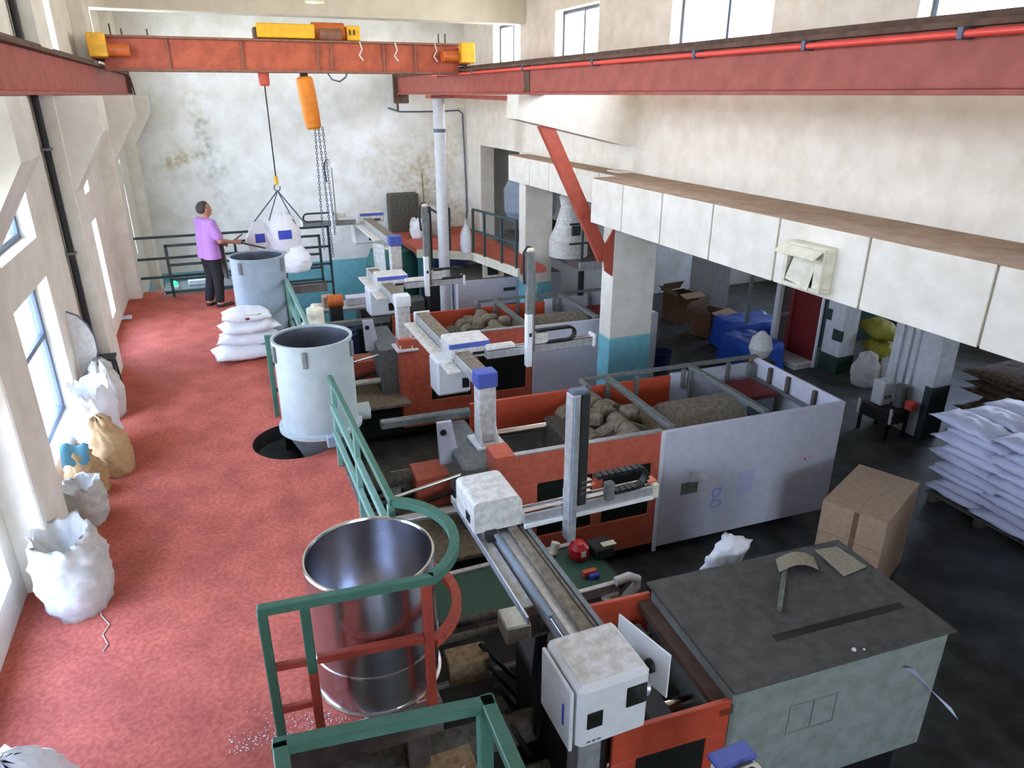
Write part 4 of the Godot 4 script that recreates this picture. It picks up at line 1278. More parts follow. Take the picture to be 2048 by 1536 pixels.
func machines() -> void:
	var mid := big_machine(-6.5, "large moulding machine with orange doors and big white cover, middle of the view", 4.66, true)
	var third := big_machine(-11.02, "moulding machine with orange guards behind the thick white column", 4.9, false)
	turn_about([mid], Vector3(5.5, 0, -6.5), -2.6)
	turn_about([third], Vector3(5.5, 0, -11.0), -2.0)
	var t := T("moulding_machine", "farthest moulding machine with long white front cover and dusty flat top, near the end wall", "machine", Vector3(5.9, 0, -15.4))
	B(t, "front_cover", M.machine_white, 4.66, 7.2, 0.2, 1.93, -14.66, -14.6, 0.01)
	B(t, "side_cover", M.machine_white, 4.66, 4.72, 0.2, 1.93, -16.1, -14.66, 0.01)
	B(t, "top_cover", M.dust, 4.7, 7.2, 1.9, 1.94, -16.1, -14.65, 0.01)
	B(t, "end_cover", M.machine_white, 7.14, 7.2, 0.2, 1.93, -16.1, -14.66, 0.01)
	B(t, "bed", M.dark_green, 1.6, 7.1, 0.1, 0.9, -16.0, -15.3, 0.02)
	B(t, "platen", M.dark, 4.2, 4.5, 0.9, 1.75, -16.0, -15.3, 0.02)
	B(t, "barrel_cover", M.grey_metal, 2.6, 4.2, 0.95, 1.4, -15.9, -15.5, 0.06)
	B(t, "cover_slot", M.frame_dark, 5.55, 6.1, 1.3, 1.33, -14.605, -14.59, 0.002)
	B(t, "name_strip", M.dado_green, 5.75, 6.05, 1.62, 1.7, -14.605, -14.595, 0.002)
	B(t, "square_bracket", M.cream, 5.3, 5.8, 1.94, 2.3, -14.75, -14.68, 0.01)
	B(t, "bracket_hole", M.black, 5.4, 5.66, 2.0, 2.22, -14.685, -14.67, 0.003)
	# teal bed and tanks of the far machine
	var st := S()
	ls(st, Vector3(3.75, 0, -16.9), [Vector2(0, 0), Vector2(0.62, 0), Vector2(0.62, 2.0), Vector2(0.5, 2.3), Vector2(0, 2.32)], 30)
	t = T("tank", "round teal tank in front of the end wall", "tank", Vector3(3.75, 0, -16.9))
	O(t, "shell", st, M.teal)
	st = S()
	ls(st, Vector3(3.75, 2.32, -16.9), [Vector2(0, 0), Vector2(0.2, 0), Vector2(0.2, 0.06), Vector2(0, 0.06)], 20)
	O(t, "lid", st, M.cream)
	st = S()
	ls(st, Vector3(5.1, 0, -16.4), [Vector2(0, 0), Vector2(0.4, 0), Vector2(0.42, 2.2), Vector2(0.38, 2.24), Vector2(0.36, 2.1), Vector2(0, 2.05)], 28)
	t = T("barrel", "dark navy barrel beside the round grey post", "barrel", Vector3(5.1, 0, -16.4))
	O(t, "shell", st, M.navy)
	st = S()
	ls(st, Vector3(5.1, 1.4, -16.4), [Vector2(0.41, 0), Vector2(0.43, 0.02), Vector2(0.41, 0.04)], 28)
	O(t, "hoop", st, M.navy)
	near_machine()


func near_machine() -> void:
	var f := -2.95
	var t := T("moulding_machine", "nearest moulding machine, dusty grey box cover with orange frame at bottom right", "machine", Vector3(3, 0, -3.6))
	B(t, "clamp_cover", M.machine_grey, 3.02, 5.05, 0.5, 1.73, -4.22, f, 0.02)
	B(t, "cover_top", M.dusty_top, 2.99, 5.08, 1.73, 1.755, -4.26, f + 0.03, 0.008)
	B(t, "base", M.black, 3.1, 4.95, 0, 0.5, -4.1, f - 0.12, 0.01)
	B(t, "cover_lip", M.rust, 2.9, 3.03, 1.52, 1.6, -4.22, f, 0.008)
	B(t, "top_slot", M.black, 3.62, 4.9, 1.751, 1.758, -3.34, -3.27, 0.001)
	var st := S_frame(3.56, 1.12, 0.44, 0.3, f)
	O(t, "raised_plate", st, M.machine_grey)
	# orange guards left of the cover
	st = S()
	bb(st, 2.05, 3.0, 1.35, 1.66, f - 0.04, f, 0.006)
	bb(st, 2.05, 3.0, 0.3, 0.62, f - 0.04, f, 0.006)
	bb(st, 2.05, 2.25, 0.62, 1.35, f - 0.04, f, 0.006)
	bb(st, 2.82, 3.0, 0.62, 1.35, f - 0.04, f, 0.006)
	O(t, "front_guard", st, M.orange_red)
	B(t, "guard_window", M.smoked_glass, 2.23, 2.84, 0.6, 1.37, f - 0.03, f - 0.015, 0)
	B(t, "rear_guard", M.orange_red, 2.1, 3.02, 0.4, 1.66, -4.25, -4.21, 0.006)
	B(t, "bed", M.black, -0.9, 3.0, 0, 0.5, -4.15, f - 0.1, 0.02)
	B(t, "fixed_platen", M.dark, 1.72, 2.08, 0.5, 1.6, -4.1, f - 0.1, 0.02)
	B(t, "moving_platen", M.dark, 2.5, 2.72, 0.5, 1.35, -4.05, f - 0.2, 0.02)
	for e in [[1.32, -4.05], [1.3, -3.35], [0.8, -4.05], [0.8, -3.35]]:
		st = S()
		cyl(st, Vector3(2.05, e[0], e[1]), Vector3(2.96, e[0], e[1]), 0.045, 16)
		O(t, "tie_bar", st, M.chrome)
	B(t, "mould_half", M.grey_metal, 2.73, 2.9, 0.9, 1.42, -4.15, -3.9, 0.01)
	# injection side under the walkway
	for e in [[1.25, -4.62, 0.035], [1.12, -4.95, 0.045], [1.05, -3.3, 0.05]]:
		st = S()
		cyl(st, Vector3(-0.6, e[0], e[1]), Vector3(1.85, e[0] + 0.04, e[1]), e[2], 14)
		O(t, "guide_rod", st, M.dust_dark)
	st = S()
	cyl(st, Vector3(-0.6, 1.2, -3.6), Vector3(1.75, 1.2, -3.6), 0.12, 20)
	O(t, "barrel", st, M.dust_dark)
	B(t, "drive_box", M.dark, -0.7, 0.1, 0.5, 1.5, -4.3, -3.1, 0.03)
	B(t, "valve_box", M.cream, 1.72, 1.95, 1.32, 1.5, -4.62, -4.34, 0.015)
	B(t, "carton_cover", M.wood, 1.2, 1.56, 1.05, 1.28, -4.52, -4.3, 0.01)
	for e in [[1.95, 1.05, -4.2], [1.6, 0.95, -4.0], [2.0, 0.85, -3.3], [1.3, 0.8, -3.2]]:
		st = S()
		bx(st, Vector3(e[0], e[1], e[2]), Vector3(0.22, 0.18, 0.16), 0.02, Basis(Vector3.UP, e[0] * 5.0))
		O(t, "valve_block", st, M.dust_dark)
	for k in 5:
		st = S()
		var z0 := -4.4 + 0.24 * k
		tb(st, [Vector3(1.5, 1.35, z0), Vector3(1.75, 1.0 - 0.06 * k, z0 + 0.05), Vector3(2.0, 0.7, z0 + 0.1), Vector3(2.1, 0.5, z0)], 0.022, 7)
		O(t, "hose", st, M.black)
	# boards over the machine below the gap in the walkway
	for e in [[-2.62, 1.92, "nearest the frame"], [-2.85, 1.9, "middle of three"], [-3.09, 1.88, "farthest of three"]]:
		tag(B(self, "plank", M.wood, -0.15, 1.0, e[1], e[1] + 0.035, e[0] - 0.1, e[0] + 0.1, 0.005), "dusty wooden plank in the gap below the walkway, " + e[2], "plank", "planks below the near railing")
	for x in [0.0, 0.9]:
		tag(B(self, "support_beam", M.dust_dark, x - 0.04, x + 0.04, 1.5, 1.88, -3.2, -2.5, 0.006), "dark steel bracket under the %s end of the planks" % ("left" if x < 0.5 else "right"), "bracket")
	var on_cover := [t]
	# things lying on the dusty cover
	st = S()
	cyl(st, Vector3(4.3, 1.778, -4.05), Vector3(3.86, 1.778, -3.56), 0.022, 14)
	on_cover.append(tag(O(self, "metal_rod", st, M.grey_metal), "short steel rod lying on the dusty machine cover", "rod"))
	st = S()
	sheet(st, func(u, v): return Vector3(4.28 + 0.36 * u - 0.12 * v, 1.765 + 0.07 * sin(PI * u) + 0.03 * v, -4.16 + 0.2 * v + 0.08 * u), 8, 6, 0.006)
	on_cover.append(tag(O(self, "cardboard_scrap", st, M.paper_old), "folded brownish cardboard scrap on the dusty cover", "cardboard"))
	st = S()
	sheet(st, func(u, v): return Vector3(4.66 + 0.3 * u + 0.04 * v, 1.765 + 0.06 * (1.0 - u) * (1.0 - v), -4.1 + 0.34 * v - 0.05 * u), 6, 6, 0.006)
	on_cover.append(tag(O(self, "cardboard_scrap", st, M.paper_old), "flat greyish cardboard piece at the far corner of the dusty cover", "cardboard"))
	for e in [[4.12, -3.0, 0.018, "larger"], [4.2, -2.98, 0.01, "tiny"]]:
		st = S()
		ls(st, Vector3(e[0], 1.757, e[1]), [Vector2(0, 0), Vector2(e[2], 0.004), Vector2(e[2] * 0.8, e[2]), Vector2(0, e[2] * 1.2)], 9)
		on_cover.append(tag(O(self, "plastic_crumb", st, M.sack_white), e[3] + " white plastic crumb near the front edge of the dusty cover", "crumb"))
	st = S()
	sheet(st, func(u, v): return Vector3(4.62 + 0.46 * v + 0.05 * u, 1.5 - 0.44 * v - 0.1 * u * v, f + 0.02 + 0.14 * v * v + 0.05 * u), 5, 8, 0.003)
	on_cover.append(tag(O(self, "paper_strip", st, M.paper), "curled pale blue paper strip hanging off the grey machine side", "paper"))
	turn_about(on_cover, Vector3(4.0, 0, -3.5), -4.0)
	st = S()
	sack(st, Vector3(4.02, 1.6, -4.54), Vector3(0.56, 0.14, 0.42), 77, Basis(Vector3(0.42, 0.9, 0.1).normalized(), Vector3(-0.1, -0.06, 0.99).normalized(), Vector3(0.9, -0.42, 0.0).normalized()), 0.05, 0.03)
	tag(O(self, "plastic_bag", st, M.sack_white), "crumpled white plastic bag behind the dusty machine cover", "bag")
	var s2 := T("bag_stand", "dark trolley that carries the crumpled bag behind the grey machine", "trolley", Vector3(4.1, 0, -4.55))
	B(s2, "tray", M.dark, 3.8, 4.4, 1.3, 1.35, -4.72, -4.34)
	for x in [3.84, 4.36]:
		for z in [-4.68, -4.38]: B(s2, "leg", M.dark, x - 0.02, x + 0.02, 0, 1.3, z - 0.02, z + 0.02)
	# controller head at the bottom edge
	t = T("robot_controller", "white box with blue rim and cable glands at the bottom right edge", "controller", Vector3(2.42, 0, -2.2))
	B(t, "body", M.white, 2.26, 2.52, 1.8, 2.06, -2.42, -2.0, 0.03)
	B(t, "blue_rim", M.blue, 2.25, 2.53, 2.06, 2.1, -2.43, -2.3, 0.012)
	st = S()
	cyl(st, Vector3(2.4, 2.06, -2.2), Vector3(2.4, 2.14, -2.2), 0.03, 12)
	O(t, "gland", st, M.black)
	B(t, "top_plate", M.cream, 2.3, 2.5, 2.06, 2.09, -2.28, -2.02, 0.01)
	B(t, "stand", M.grey_metal, 2.32, 2.46, 0, 1.8, -2.26, -2.12)


# square raised frame on a side that faces the viewer
func S_frame(x: float, y: float, w: float, h: float, f: float) -> SurfaceTool:
	var st := S()
	bb(st, x, x + w, y, y + 0.015, f - 0.005, f + 0.008, 0.002)
	bb(st, x, x + w, y + h - 0.015, y + h, f - 0.005, f + 0.008, 0.002)
	for k in 3: bb(st, x + w * k / 2.0 - 0.008, x + w * k / 2.0 + 0.008, y, y + h, f - 0.005, f + 0.008, 0.002)
	return st
# ------------------------------------------------------------------ take-out robots on the machines
func chain_loop(t: Node3D, x0: float, x1: float, y_low: float, y_high: float, z: float) -> void:
	var st := S()
	var pts := []
	var r := (y_high - y_low) / 2
	var s := signf(x1 - x0)
	for i in 8: pts.append(Vector3(lerpf(x0, x1 - s * r, i / 7.0), y_high, z))
	for i in range(1, 8): pts.append(Vector3(x1 - s * r + s * sin(PI * i / 8.0) * r, (y_low + y_high) / 2 + cos(PI * i / 8.0) * r, z))
	for i in 6: pts.append(Vector3(lerpf(x1 - s * r, x0 + (x1 - x0) * 0.25, i / 5.0), y_low, z))
	# links, one short block after the other
	var walk := 0.0
	for i in pts.size() - 1:
		var a: Vector3 = pts[i]
		var b: Vector3 = pts[i + 1]
		var n := maxi(1, int(a.distance_to(b) / 0.03))
		for k in n:
			var p := a.lerp(b, (k + 0.5) / n)
			bx(st, p, Vector3(0.075, 0.032, a.distance_to(b) / n * 0.8), 0.0, frame_of(b - a, Vector3(0, 0, 1)) * Basis(Vector3(0, 0, 1), PI / 2))
			walk += 0.03
	O(t, "cable_chain", st, M.black)


func blue_robot(px: float, pz: float, top: float, length: float, head: float, dir: float, arm: float, vx: float, vtop: float, label: String, blue_head := true, pale := false) -> void:
	var t := T("take_out_robot", label, "robot", Vector3(px, 1.74, pz))
	B(t, "foot_plate", M.white, px - 0.17, px + 0.2, 1.74, 1.78, pz - 0.2, pz + 0.22, 0.006)
	var st := S()
	for s in [-1.0, 1.0]:
		pr(st, PackedVector2Array([Vector2(-0.08, 0), Vector2(0.2, 0), Vector2(0.08, 0.3), Vector2(-0.08, 0.34)]), 0.02, Transform3D(Basis(Vector3(0, 0, 1), Vector3.UP, Vector3(-1, 0, 0)), Vector3(px + s * 0.1 + 0.01, 1.78, pz)))
	O(t, "gusset", st, M.white_dusty)
	B(t, "column", M.white_dusty, px - 0.1, px + 0.12, 1.78, top - 0.2, pz - 0.11, pz + 0.09, 0.012)
	B(t, "end_cap", M.blue if blue_head else M.white, px - 0.12, px + 0.14, top - 0.2, top, pz - 0.1, pz + 0.1, 0.012)
	# traverse beam running away over the machine
	B(t, "beam", M.alu, px - 0.11, px + 0.1, top - 0.2, top - 0.05, pz - length, pz - 0.1, 0.008)
	B(t, "beam_dust_cover", M.dust, px - 0.1, px + 0.09, top - 0.05, top - 0.035, pz - length, pz - 0.12, 0.004)
	B(t, "beam_end", M.white, px - 0.13, px + 0.12, top - 0.24, top - 0.02, pz - length - 0.04, pz - length, 0.008)
	B(t, "side_tray", M.white_dusty, px - 0.3, px - 0.12, top - 0.2, top - 0.17, pz - length, pz - 0.5, 0.005)
	# head carriage
	var hz := pz - head
	var carriage := B(t, "carriage", M.white_dusty, px - 0.17, px + 0.38, top - 0.14, top + 0.1, hz - 0.25, hz + 0.16, 0.02)
	B(carriage, "carriage_band", M.blue, px - 0.173, px + 0.383, top + 0.01, top + 0.075, hz + 0.14, hz + 0.168, 0.004)
	for k in 2: B(carriage, "slot", M.black, px - 0.1 + 0.24 * k, px + 0.06 + 0.24 * k, top - 0.1, top - 0.06, hz + 0.155, hz + 0.166, 0.002)
	var body := B(t, "body", M.white, px - 0.34, px + 0.12, top - 0.64, top - 0.14, hz - 0.25, hz + 0.12, 0.03)
	B(body, "socket", M.black, px + 0.0, px + 0.1, top - 0.56, top - 0.42, hz + 0.112, hz + 0.126, 0.004)
	for k in 3: B(body, "vent", M.grey_metal, px - 0.06, px + 0.04, top - 0.24 - 0.05 * k, top - 0.225 - 0.05 * k, hz + 0.115, hz + 0.123, 0.001)
	# crosswise arm with rails
	var x0 := px + 0.3 * dir
	var x1 := px + arm * dir
	var az := hz + 0.22
	B(t, "arm", M.grey_metal if pale else M.alu, minf(x0, x1), maxf(x0, x1), top - 0.15, top - 0.04, az - 0.07, az + 0.05, 0.008)
	B(t, "arm_cover", M.white_dusty, minf(x0, x0 + 0.4 * dir), maxf(x0, x0 + 0.4 * dir), top - 0.04, top + 0.03, az - 0.06, az + 0.06, 0.02)
	for s in [-1.0, 1.0]: B(t, "arm_rail", M.chrome, minf(x0, x1), maxf(x0, x1), top - 0.04, top - 0.025, az + s * 0.045 - 0.008, az + s * 0.045 + 0.008, 0.002)
	B(t, "arm_end", M.white, x1 - 0.02, x1 + 0.02, top - 0.17, top + 0.01, az - 0.09, az + 0.07, 0.006)
	# upright arm
	var ux := px + vx * dir
	B(t, "slide", M.white_dusty, ux - 0.02, ux + 0.28, top - 0.03, top + 0.12, az - 0.06, az + 0.05, 0.01)
	B(t, "upright", M.white if pale else M.grey_metal, ux - 0.075, ux + 0.02, top + 0.42, vtop, az + 0.06, az + 0.14, 0.008)
	B(t, "upright_lower", M.white, ux - 0.08, ux + 0.0, top - 0.3, top + 0.42, az + 0.06, az + 0.15, 0.008)
	B(t, "upright_rail", M.chrome, ux + 0.02, ux + 0.045, top - 0.1, vtop - 0.1, az + 0.08, az + 0.13, 0.004)
	B(t, "upright_slot", M.black, ux - 0.05, ux - 0.01, top + 0.12, top + 0.17, az + 0.149, az + 0.153, 0.001)
	B(t, "upright_cap", M.cream, ux - 0.08, ux + 0.025, vtop, vtop + 0.06, az + 0.055, az + 0.145, 0.02)
	st = S()
	tb(st, [Vector3(ux - 0.1, vtop - 0.4, az + 0.1), Vector3(ux - 0.12, vtop - 0.15, az + 0.1), Vector3(ux - 0.11, vtop, az + 0.1), Vector3(ux - 0.06, vtop + 0.07, az + 0.1), Vector3(ux, vtop + 0.05, az + 0.1)], 0.018, 8)
	O(t, "cable", st, M.black)
	chain_loop(t, ux + 0.1 * dir, ux + 0.68 * dir, top - 0.03, top + 0.15, az + 0.02)


func robots() -> void:
	blue_robot(2.68, -7.45, 2.7, 2.75, 0.98, 1.0, 1.87, 0.9, 3.92, "white take-out robot with blue square end cap, on the middle orange machine")
	blue_robot(2.62, -11.3, 2.68, 2.2, 1.15, 1.0, 1.4, 0.72, 3.95, "white take-out robot with plain white end cap, second from the end wall", false)
	blue_robot(3.22, -14.2, 3.12, 3.1, 2.75, -1.0, 1.5, 0.78, 4.35, "farthest take-out robot, its upright arm against the white end wall", true, true)
	# nearest robot: white head on a dusty beam
	var t := T("take_out_robot", "nearest take-out robot with large white box and open lid at the beam end", "robot", Vector3(1.75, 0, -3.0))
	B(t, "pedestal", M.alu, 1.6, 1.76, 0.5, 2.12, -2.98, -2.82, 0.01)
	# box at the near end: five walls as it stands open to one side
	var end_box := B(t, "end_box", M.white, 1.52, 2.0, 2.13, 2.6, -3.17, -2.7, 0.03)
	B(end_box, "dust_film", M.white_dusty, 1.55, 1.97, 2.598, 2.604, -3.14, -2.74, 0.002)
	B(end_box, "box_window", M.smoked_glass, 1.575, 1.68, 2.29, 2.41, -2.703, -2.692, 0.004)
	B(end_box, "box_window", M.smoked_glass, 1.835, 1.975, 2.36, 2.51, -2.703, -2.692, 0.004)
	B(t, "side_cover", M.white, 1.485, 1.51, 2.1, 2.56, -3.15, -2.74, 0.008)
	B(t, "side_slot", M.print_blue, 1.48, 1.487, 2.24, 2.4, -2.84, -2.82, 0.002)
	for k in 3: B(end_box, "small_mark", M.frame_dark, 1.58 + 0.035 * k, 1.605 + 0.035 * k, 2.18, 2.19, -2.701, -2.697, 0.0005)
	var st := S()
	var at := Vector3(2.12, 2.42, -2.98)
	bx(st, at, Vector3(0.015, 0.34, 0.46), 0.004, Basis(Vector3.UP, 0.22))
	O(t, "lid", st, M.white)
	st = S()
	tb(st, [at + Vector3(0.005, 0.0, 0.1), at + Vector3(-0.02, 0.0, 0.1)], 0.045, 16)
	O(t, "lid_hole", st, M.black)
	st = S()
	cyl(st, Vector3(2.0, 2.3, -2.9), Vector3(2.1, 2.28, -2.86), 0.06, 16)
	O(t, "motor", st, M.alu)
	# beam with its rails
	B(t, "beam", M.alu, 1.72, 2.02, 2.3, 2.42, -5.3, -3.17, 0.01)
	B(t, "beam_dust_cover", M.dust, 1.84, 1.92, 2.42, 2.46, -5.25, -3.17, 0.008)
	for x in [1.74, 2.0]: B(t, "beam_rail", M.grey_metal, x - 0.018, x + 0.018, 2.42, 2.45, -5.28, -3.17, 0.004)
	B(t, "beam_edge", M.dust, 1.95, 1.97, 2.42, 2.44, -5.28, -3.17, 0.003)
	B(t, "cable_tray", M.white_dusty, 1.6, 1.7, 2.34, 2.36, -5.35, -3.75, 0.004)
	B(t, "tray_lip", M.alu, 1.585, 1.6, 2.33, 2.4, -5.35, -3.6, 0.003)
	B(t, "cable_strip", M.blue_grey, 1.7, 1.735, 2.43, 2.455, -4.6, -3.5, 0.004)
	# head
	st = S()
	var prof := PackedVector2Array()
	for e in [[-0.21, 0.0], [0.21, 0.0], [0.21, 0.2]]: prof.append(Vector2(e[0], e[1]))
	for i in 7: prof.append(Vector2(0.13 + cos(PI / 2 * i / 6.0) * 0.08, 0.2 + sin(PI / 2 * i / 6.0) * 0.08))
	for i in 5: prof.append(Vector2(-0.17 - sin(PI / 2 * i / 4.0) * 0.04, 0.24 + cos(PI / 2 * i / 4.0) * 0.04))
	pr(st, prof, 0.46, Transform3D(Basis(), Vector3(1.76, 2.46, -5.06)))
	O(t, "head", st, M.white_dusty)
	B(t, "head_slot", M.black, 1.545, 1.552, 2.5, 2.58, -4.8, -4.7, 0.002)
	B(t, "head_clamp", M.dark, 1.64, 1.74, 2.38, 2.47, -4.62, -4.55, 0.006)
	# crosswise arm
	B(t, "arm", M.alu, 1.96, 3.22, 2.48, 2.58, -4.66, -4.54, 0.008)
	B(t, "arm_lip", M.white, 1.96, 3.2, 2.45, 2.49, -4.55, -4.525, 0.004)
	for z in [-4.65, -4.56]: B(t, "arm_rail", M.chrome, 1.97, 3.18, 2.58, 2.597, z - 0.008, z + 0.008, 0.003)
	B(t, "arm_end", M.cream, 3.18, 3.24, 2.46, 2.6, -4.68, -4.52, 0.008)
	B(t, "arm_mark", M.orange, 3.14, 3.24, 2.6, 2.615, -4.66, -4.56, 0.003)
	B(t, "slide", M.white, 2.36, 2.56, 2.59, 2.7, -4.66, -4.55, 0.012)
	B(t, "slide_plate", M.orange, 2.46, 2.62, 2.7, 2.72, -4.68, -4.55, 0.004)
	B(t, "bracket", M.grey_metal, 2.7, 2.78, 2.55, 2.72, -4.57, -4.5, 0.008)
	B(t, "upright", M.alu, 2.3, 2.38, 2.3, 3.62, -4.53, -4.42, 0.008)
	B(t, "upright_rail", M.blue_grey, 2.32, 2.335, 2.5, 3.6, -4.42, -4.41, 0.003)
	B(t, "upright_back", M.dark, 2.385, 2.47, 2.62, 3.62, -4.53, -4.43, 0.01)
	B(t, "upright_cap", M.frame_dark, 2.31, 2.46, 3.6, 3.65, -4.53, -4.43, 0.015)
	for k in 3: B(t, "pneumatic_port", M.chrome, 2.4, 2.5, 2.74 + 0.05 * k, 2.765 + 0.05 * k, -4.44, -4.4, 0.003)
	chain_loop(t, 2.6, 3.1, 2.62, 2.8, -4.54)
	st = S()
	for k in 3: tb(st, [Vector3(1.62 + 0.03 * k, 2.32, -3.5), Vector3(1.6 + 0.03 * k, 1.9, -3.52), Vector3(1.66 + 0.05 * k, 1.5, -3.6 + 0.05 * k), Vector3(1.7 + 0.04 * k, 1.0, -3.7)], 0.018, 7)
	O(t, "cable_bundle", st, M.black)
# ------------------------------------------------------------------ standing on the ground floor
func floor_things() -> void:
	# conveyor between the two nearest machines
	var t := T("conveyor", "green belt conveyor with aluminium sides and white folded tail guard", "conveyor", Vector3(2.5, 0, -5.55))
	B(t, "belt", M.belt, 0.9, 3.35, 1.03, 1.06, -5.92, -5.2, 0.01)
	B(t, "side_rail", M.alu, 0.9, 3.3, 0.97, 1.09, -5.2, -5.14, 0.006)
	B(t, "side_rail", M.alu, 0.9, 3.3, 0.97, 1.09, -5.98, -5.92, 0.006)
	var st := S()
	cyl(st, Vector3(3.36, 1.0, -5.9), Vector3(3.36, 1.0, -5.2), 0.045, 16)
	O(t, "roller", st, M.dark)
	for x in [1.2, 2.8]:
		for z in [-5.2, -5.9]: B(t, "leg", M.alu, x - 0.03, x + 0.03, 0, 0.97, z - 0.03, z + 0.03)
	B(t, "stretcher", M.alu, 1.2, 2.8, 0.35, 0.4, -5.22, -5.17)
	st = S()
	tb(st, [Vector3(3.24, 1.12, -5.13), Vector3(3.4, 1.14, -5.13), Vector3(3.5, 1.08, -5.13), Vector3(3.5, 1.0, -5.13), Vector3(3.28, 0.8, -5.13), Vector3(3.2, 0.78, -5.13), Vector3(3.14, 0.84, -5.13), Vector3(3.14, 0.95, -5.13)], 0.05, 10)
	O(t, "tail_guard", st, M.white)
	st = S()
	bb(st, 3.13, 3.3, 0.84, 0.98, -5.17, -5.12, 0.02)
	O(t, "tail_plate", st, M.white_dusty)
	# things on the belt
	st = S()
	ls(st, Vector3(3.12, 1.06, -5.72), [Vector2(0, 0), Vector2(0.09, 0), Vector2(0.115, 0.05), Vector2(0.11, 0.14), Vector2(0.06, 0.2), Vector2(0, 0.21)], 20)
	t = T("red_container", "glossy red plastic pot on the green conveyor belt", "pot", Vector3(3.12, 1.06, -5.72))
	O(t, "pot", st, M.red_plastic)
	st = S()
	bx(st, Vector3(3.12, 1.17, -5.605), Vector3(0.06, 0.07, 0.01), 0.004)
	O(t, "sticker", st, M.white)
	t = T("dark_box", "dark olive box with pale lid edge on the conveyor belt", "box", Vector3(3.42, 1.0, -5.72))
	B(t, "box", M.dark, 3.26, 3.5, 1.06, 1.2, -5.82, -5.58, 0.02)
	B(t, "lid_edge", M.cream, 3.36, 3.52, 1.2, 1.215, -5.68, -5.6, 0.004)
	t = T("tape_box", "small bright orange and blue box at the front edge of the conveyor", "box", Vector3(3.08, 1.06, -5.36))
	B(t, "orange_side", M.orange_red, 3.0, 3.16, 1.06, 1.13, -5.42, -5.36, 0.006)
	B(t, "blue_side", M.print_blue, 3.05, 3.16, 1.06, 1.11, -5.36, -5.31, 0.006)
	st = S()
	tb(st, [Vector3(2.66, 1.09, -5.82), Vector3(2.86, 1.1, -5.84)], 0.035, 12)
	cyl(st, Vector3(2.88, 1.08, -5.86), Vector3(2.92, 1.2, -5.88), 0.05, 14)
	tag(O(self, "pipe_fitting", st, M.cream), "white plastic pipe elbow lying on the conveyor beside the robot beam", "pipe")
	# large carton
	t = T("carton", "large tan taped cardboard carton standing between the grey machine and the bag pallets", "box", Vector3(7.02, 0, -5.38))
	var w := Basis(Vector3.UP, 0.43)
	var at := Vector3(7.02, 0, -5.38)
	var put := func(called: String, c: Vector3, s: Vector3, m: Material) -> void:
		var q := S()
		bx(q, at + w * c, s, 0.004, w)
		O(t, called, q, m)
	put.call("body", Vector3(0, 0.595, 0), Vector3(1.24, 1.19, 0.74), M.card)
	put.call("top_flap", Vector3(0, 1.196, 0.187), Vector3(1.24, 0.008, 0.366), M.card)
	put.call("top_flap", Vector3(0, 1.196, -0.187), Vector3(1.24, 0.008, 0.366), M.card)
	put.call("tape", Vector3(-0.622, 0.6, 0.03), Vector3(0.004, 1.18, 0.06), M.card_dark)
	put.call("tape", Vector3(0, 1.202, 0.0), Vector3(1.22, 0.003, 0.06), M.card)
	put.call("fold_line", Vector3(-0.621, 0.78, 0), Vector3(0.003, 0.006, 0.7), M.card_dark)
	# pallets of bags
	bag_pallet(9.4, -6.35, 1, ["far", "left"])
	bag_pallet(9.15, -4.5, 2, ["near", "right"])
	# machine at the ribbed pier
	t = T("grinder", "small white machine with red and grey motors at the foot of the ribbed pier", "machine", Vector3(10.6, 0, -8.3))
	B(t, "frame", M.dark, 10.45, 10.95, 0.3, 0.55, -8.65, -8.0, 0.02)
	for x in [10.48, 10.92]:
		for z in [-8.62, -8.03]: B(t, "leg", M.black, x - 0.025, x + 0.025, 0, 0.3, z - 0.025, z + 0.025)
	B(t, "hopper_box", M.white, 10.55, 10.8, 0.55, 1.0, -8.55, -8.3, 0.02)
	for x in [10.62, 10.72]:
		st = S()
		cyl(st, Vector3(x, 0.72, -8.3), Vector3(x, 0.72, -8.28), 0.03, 12)
		O(t, "dial", st, M.frame_dark)
	st = S()
	cyl(st, Vector3(10.88, 0.55, -8.2), Vector3(10.88, 0.95, -8.2), 0.1, 16)
	O(t, "grey_motor", st, M.grey_metal)
	B(t, "red_motor", M.conductor, 10.82, 10.98, 0.56, 0.72, -8.06, -7.9, 0.02)
	for e in [[10.4, -8.6], [10.5, -8.0]]:
		st = S()
		tb(st, [Vector3(e[0], 0.5, e[1]), Vector3(e[0] - 0.1, 0.65, e[1] + 0.05), Vector3(e[0] - 0.15, 0.4, e[1] + 0.1)], 0.025, 8)
		O(t, "hose", st, M.white_dusty)
	# red cabinet bay
	t = T("cabinet", "white framed cabinet bay with orange and dark red panels between the side piers", "cabinet", Vector3(11.95, 0, -11.8))
	B(t, "frame_post", M.white, 11.55, 11.68, 0, 3.2, -12.35, -12.22, 0.01)
	B(t, "frame_post", M.white, 12.0, 12.06, 0, 3.2, -11.42, -11.36, 0.01)
	B(t, "back_panel", M.maroon, 11.66, 12.5, 0.05, 3.1, -12.4, -12.36, 0.005)
	B(t, "side_panel", M.maroon, 12.06, 12.12, 0.05, 3.1, -12.3, -11.5, 0.005)
	B(t, "orange_panel", M.orange, 11.7, 12.0, 1.75, 2.6, -12.36, -12.33, 0.005)
	B(t, "grey_panel", M.grey_metal, 11.68, 11.98, 0.15, 1.7, -12.36, -12.33, 0.006)
	B(t, "middle_bar", M.alu, 11.68, 12.0, 1.0, 1.08, -12.34, -12.3, 0.006)
	B(t, "plinth", M.white_dusty, 11.5, 12.1, 0, 0.12, -12.35, -11.4, 0.01)
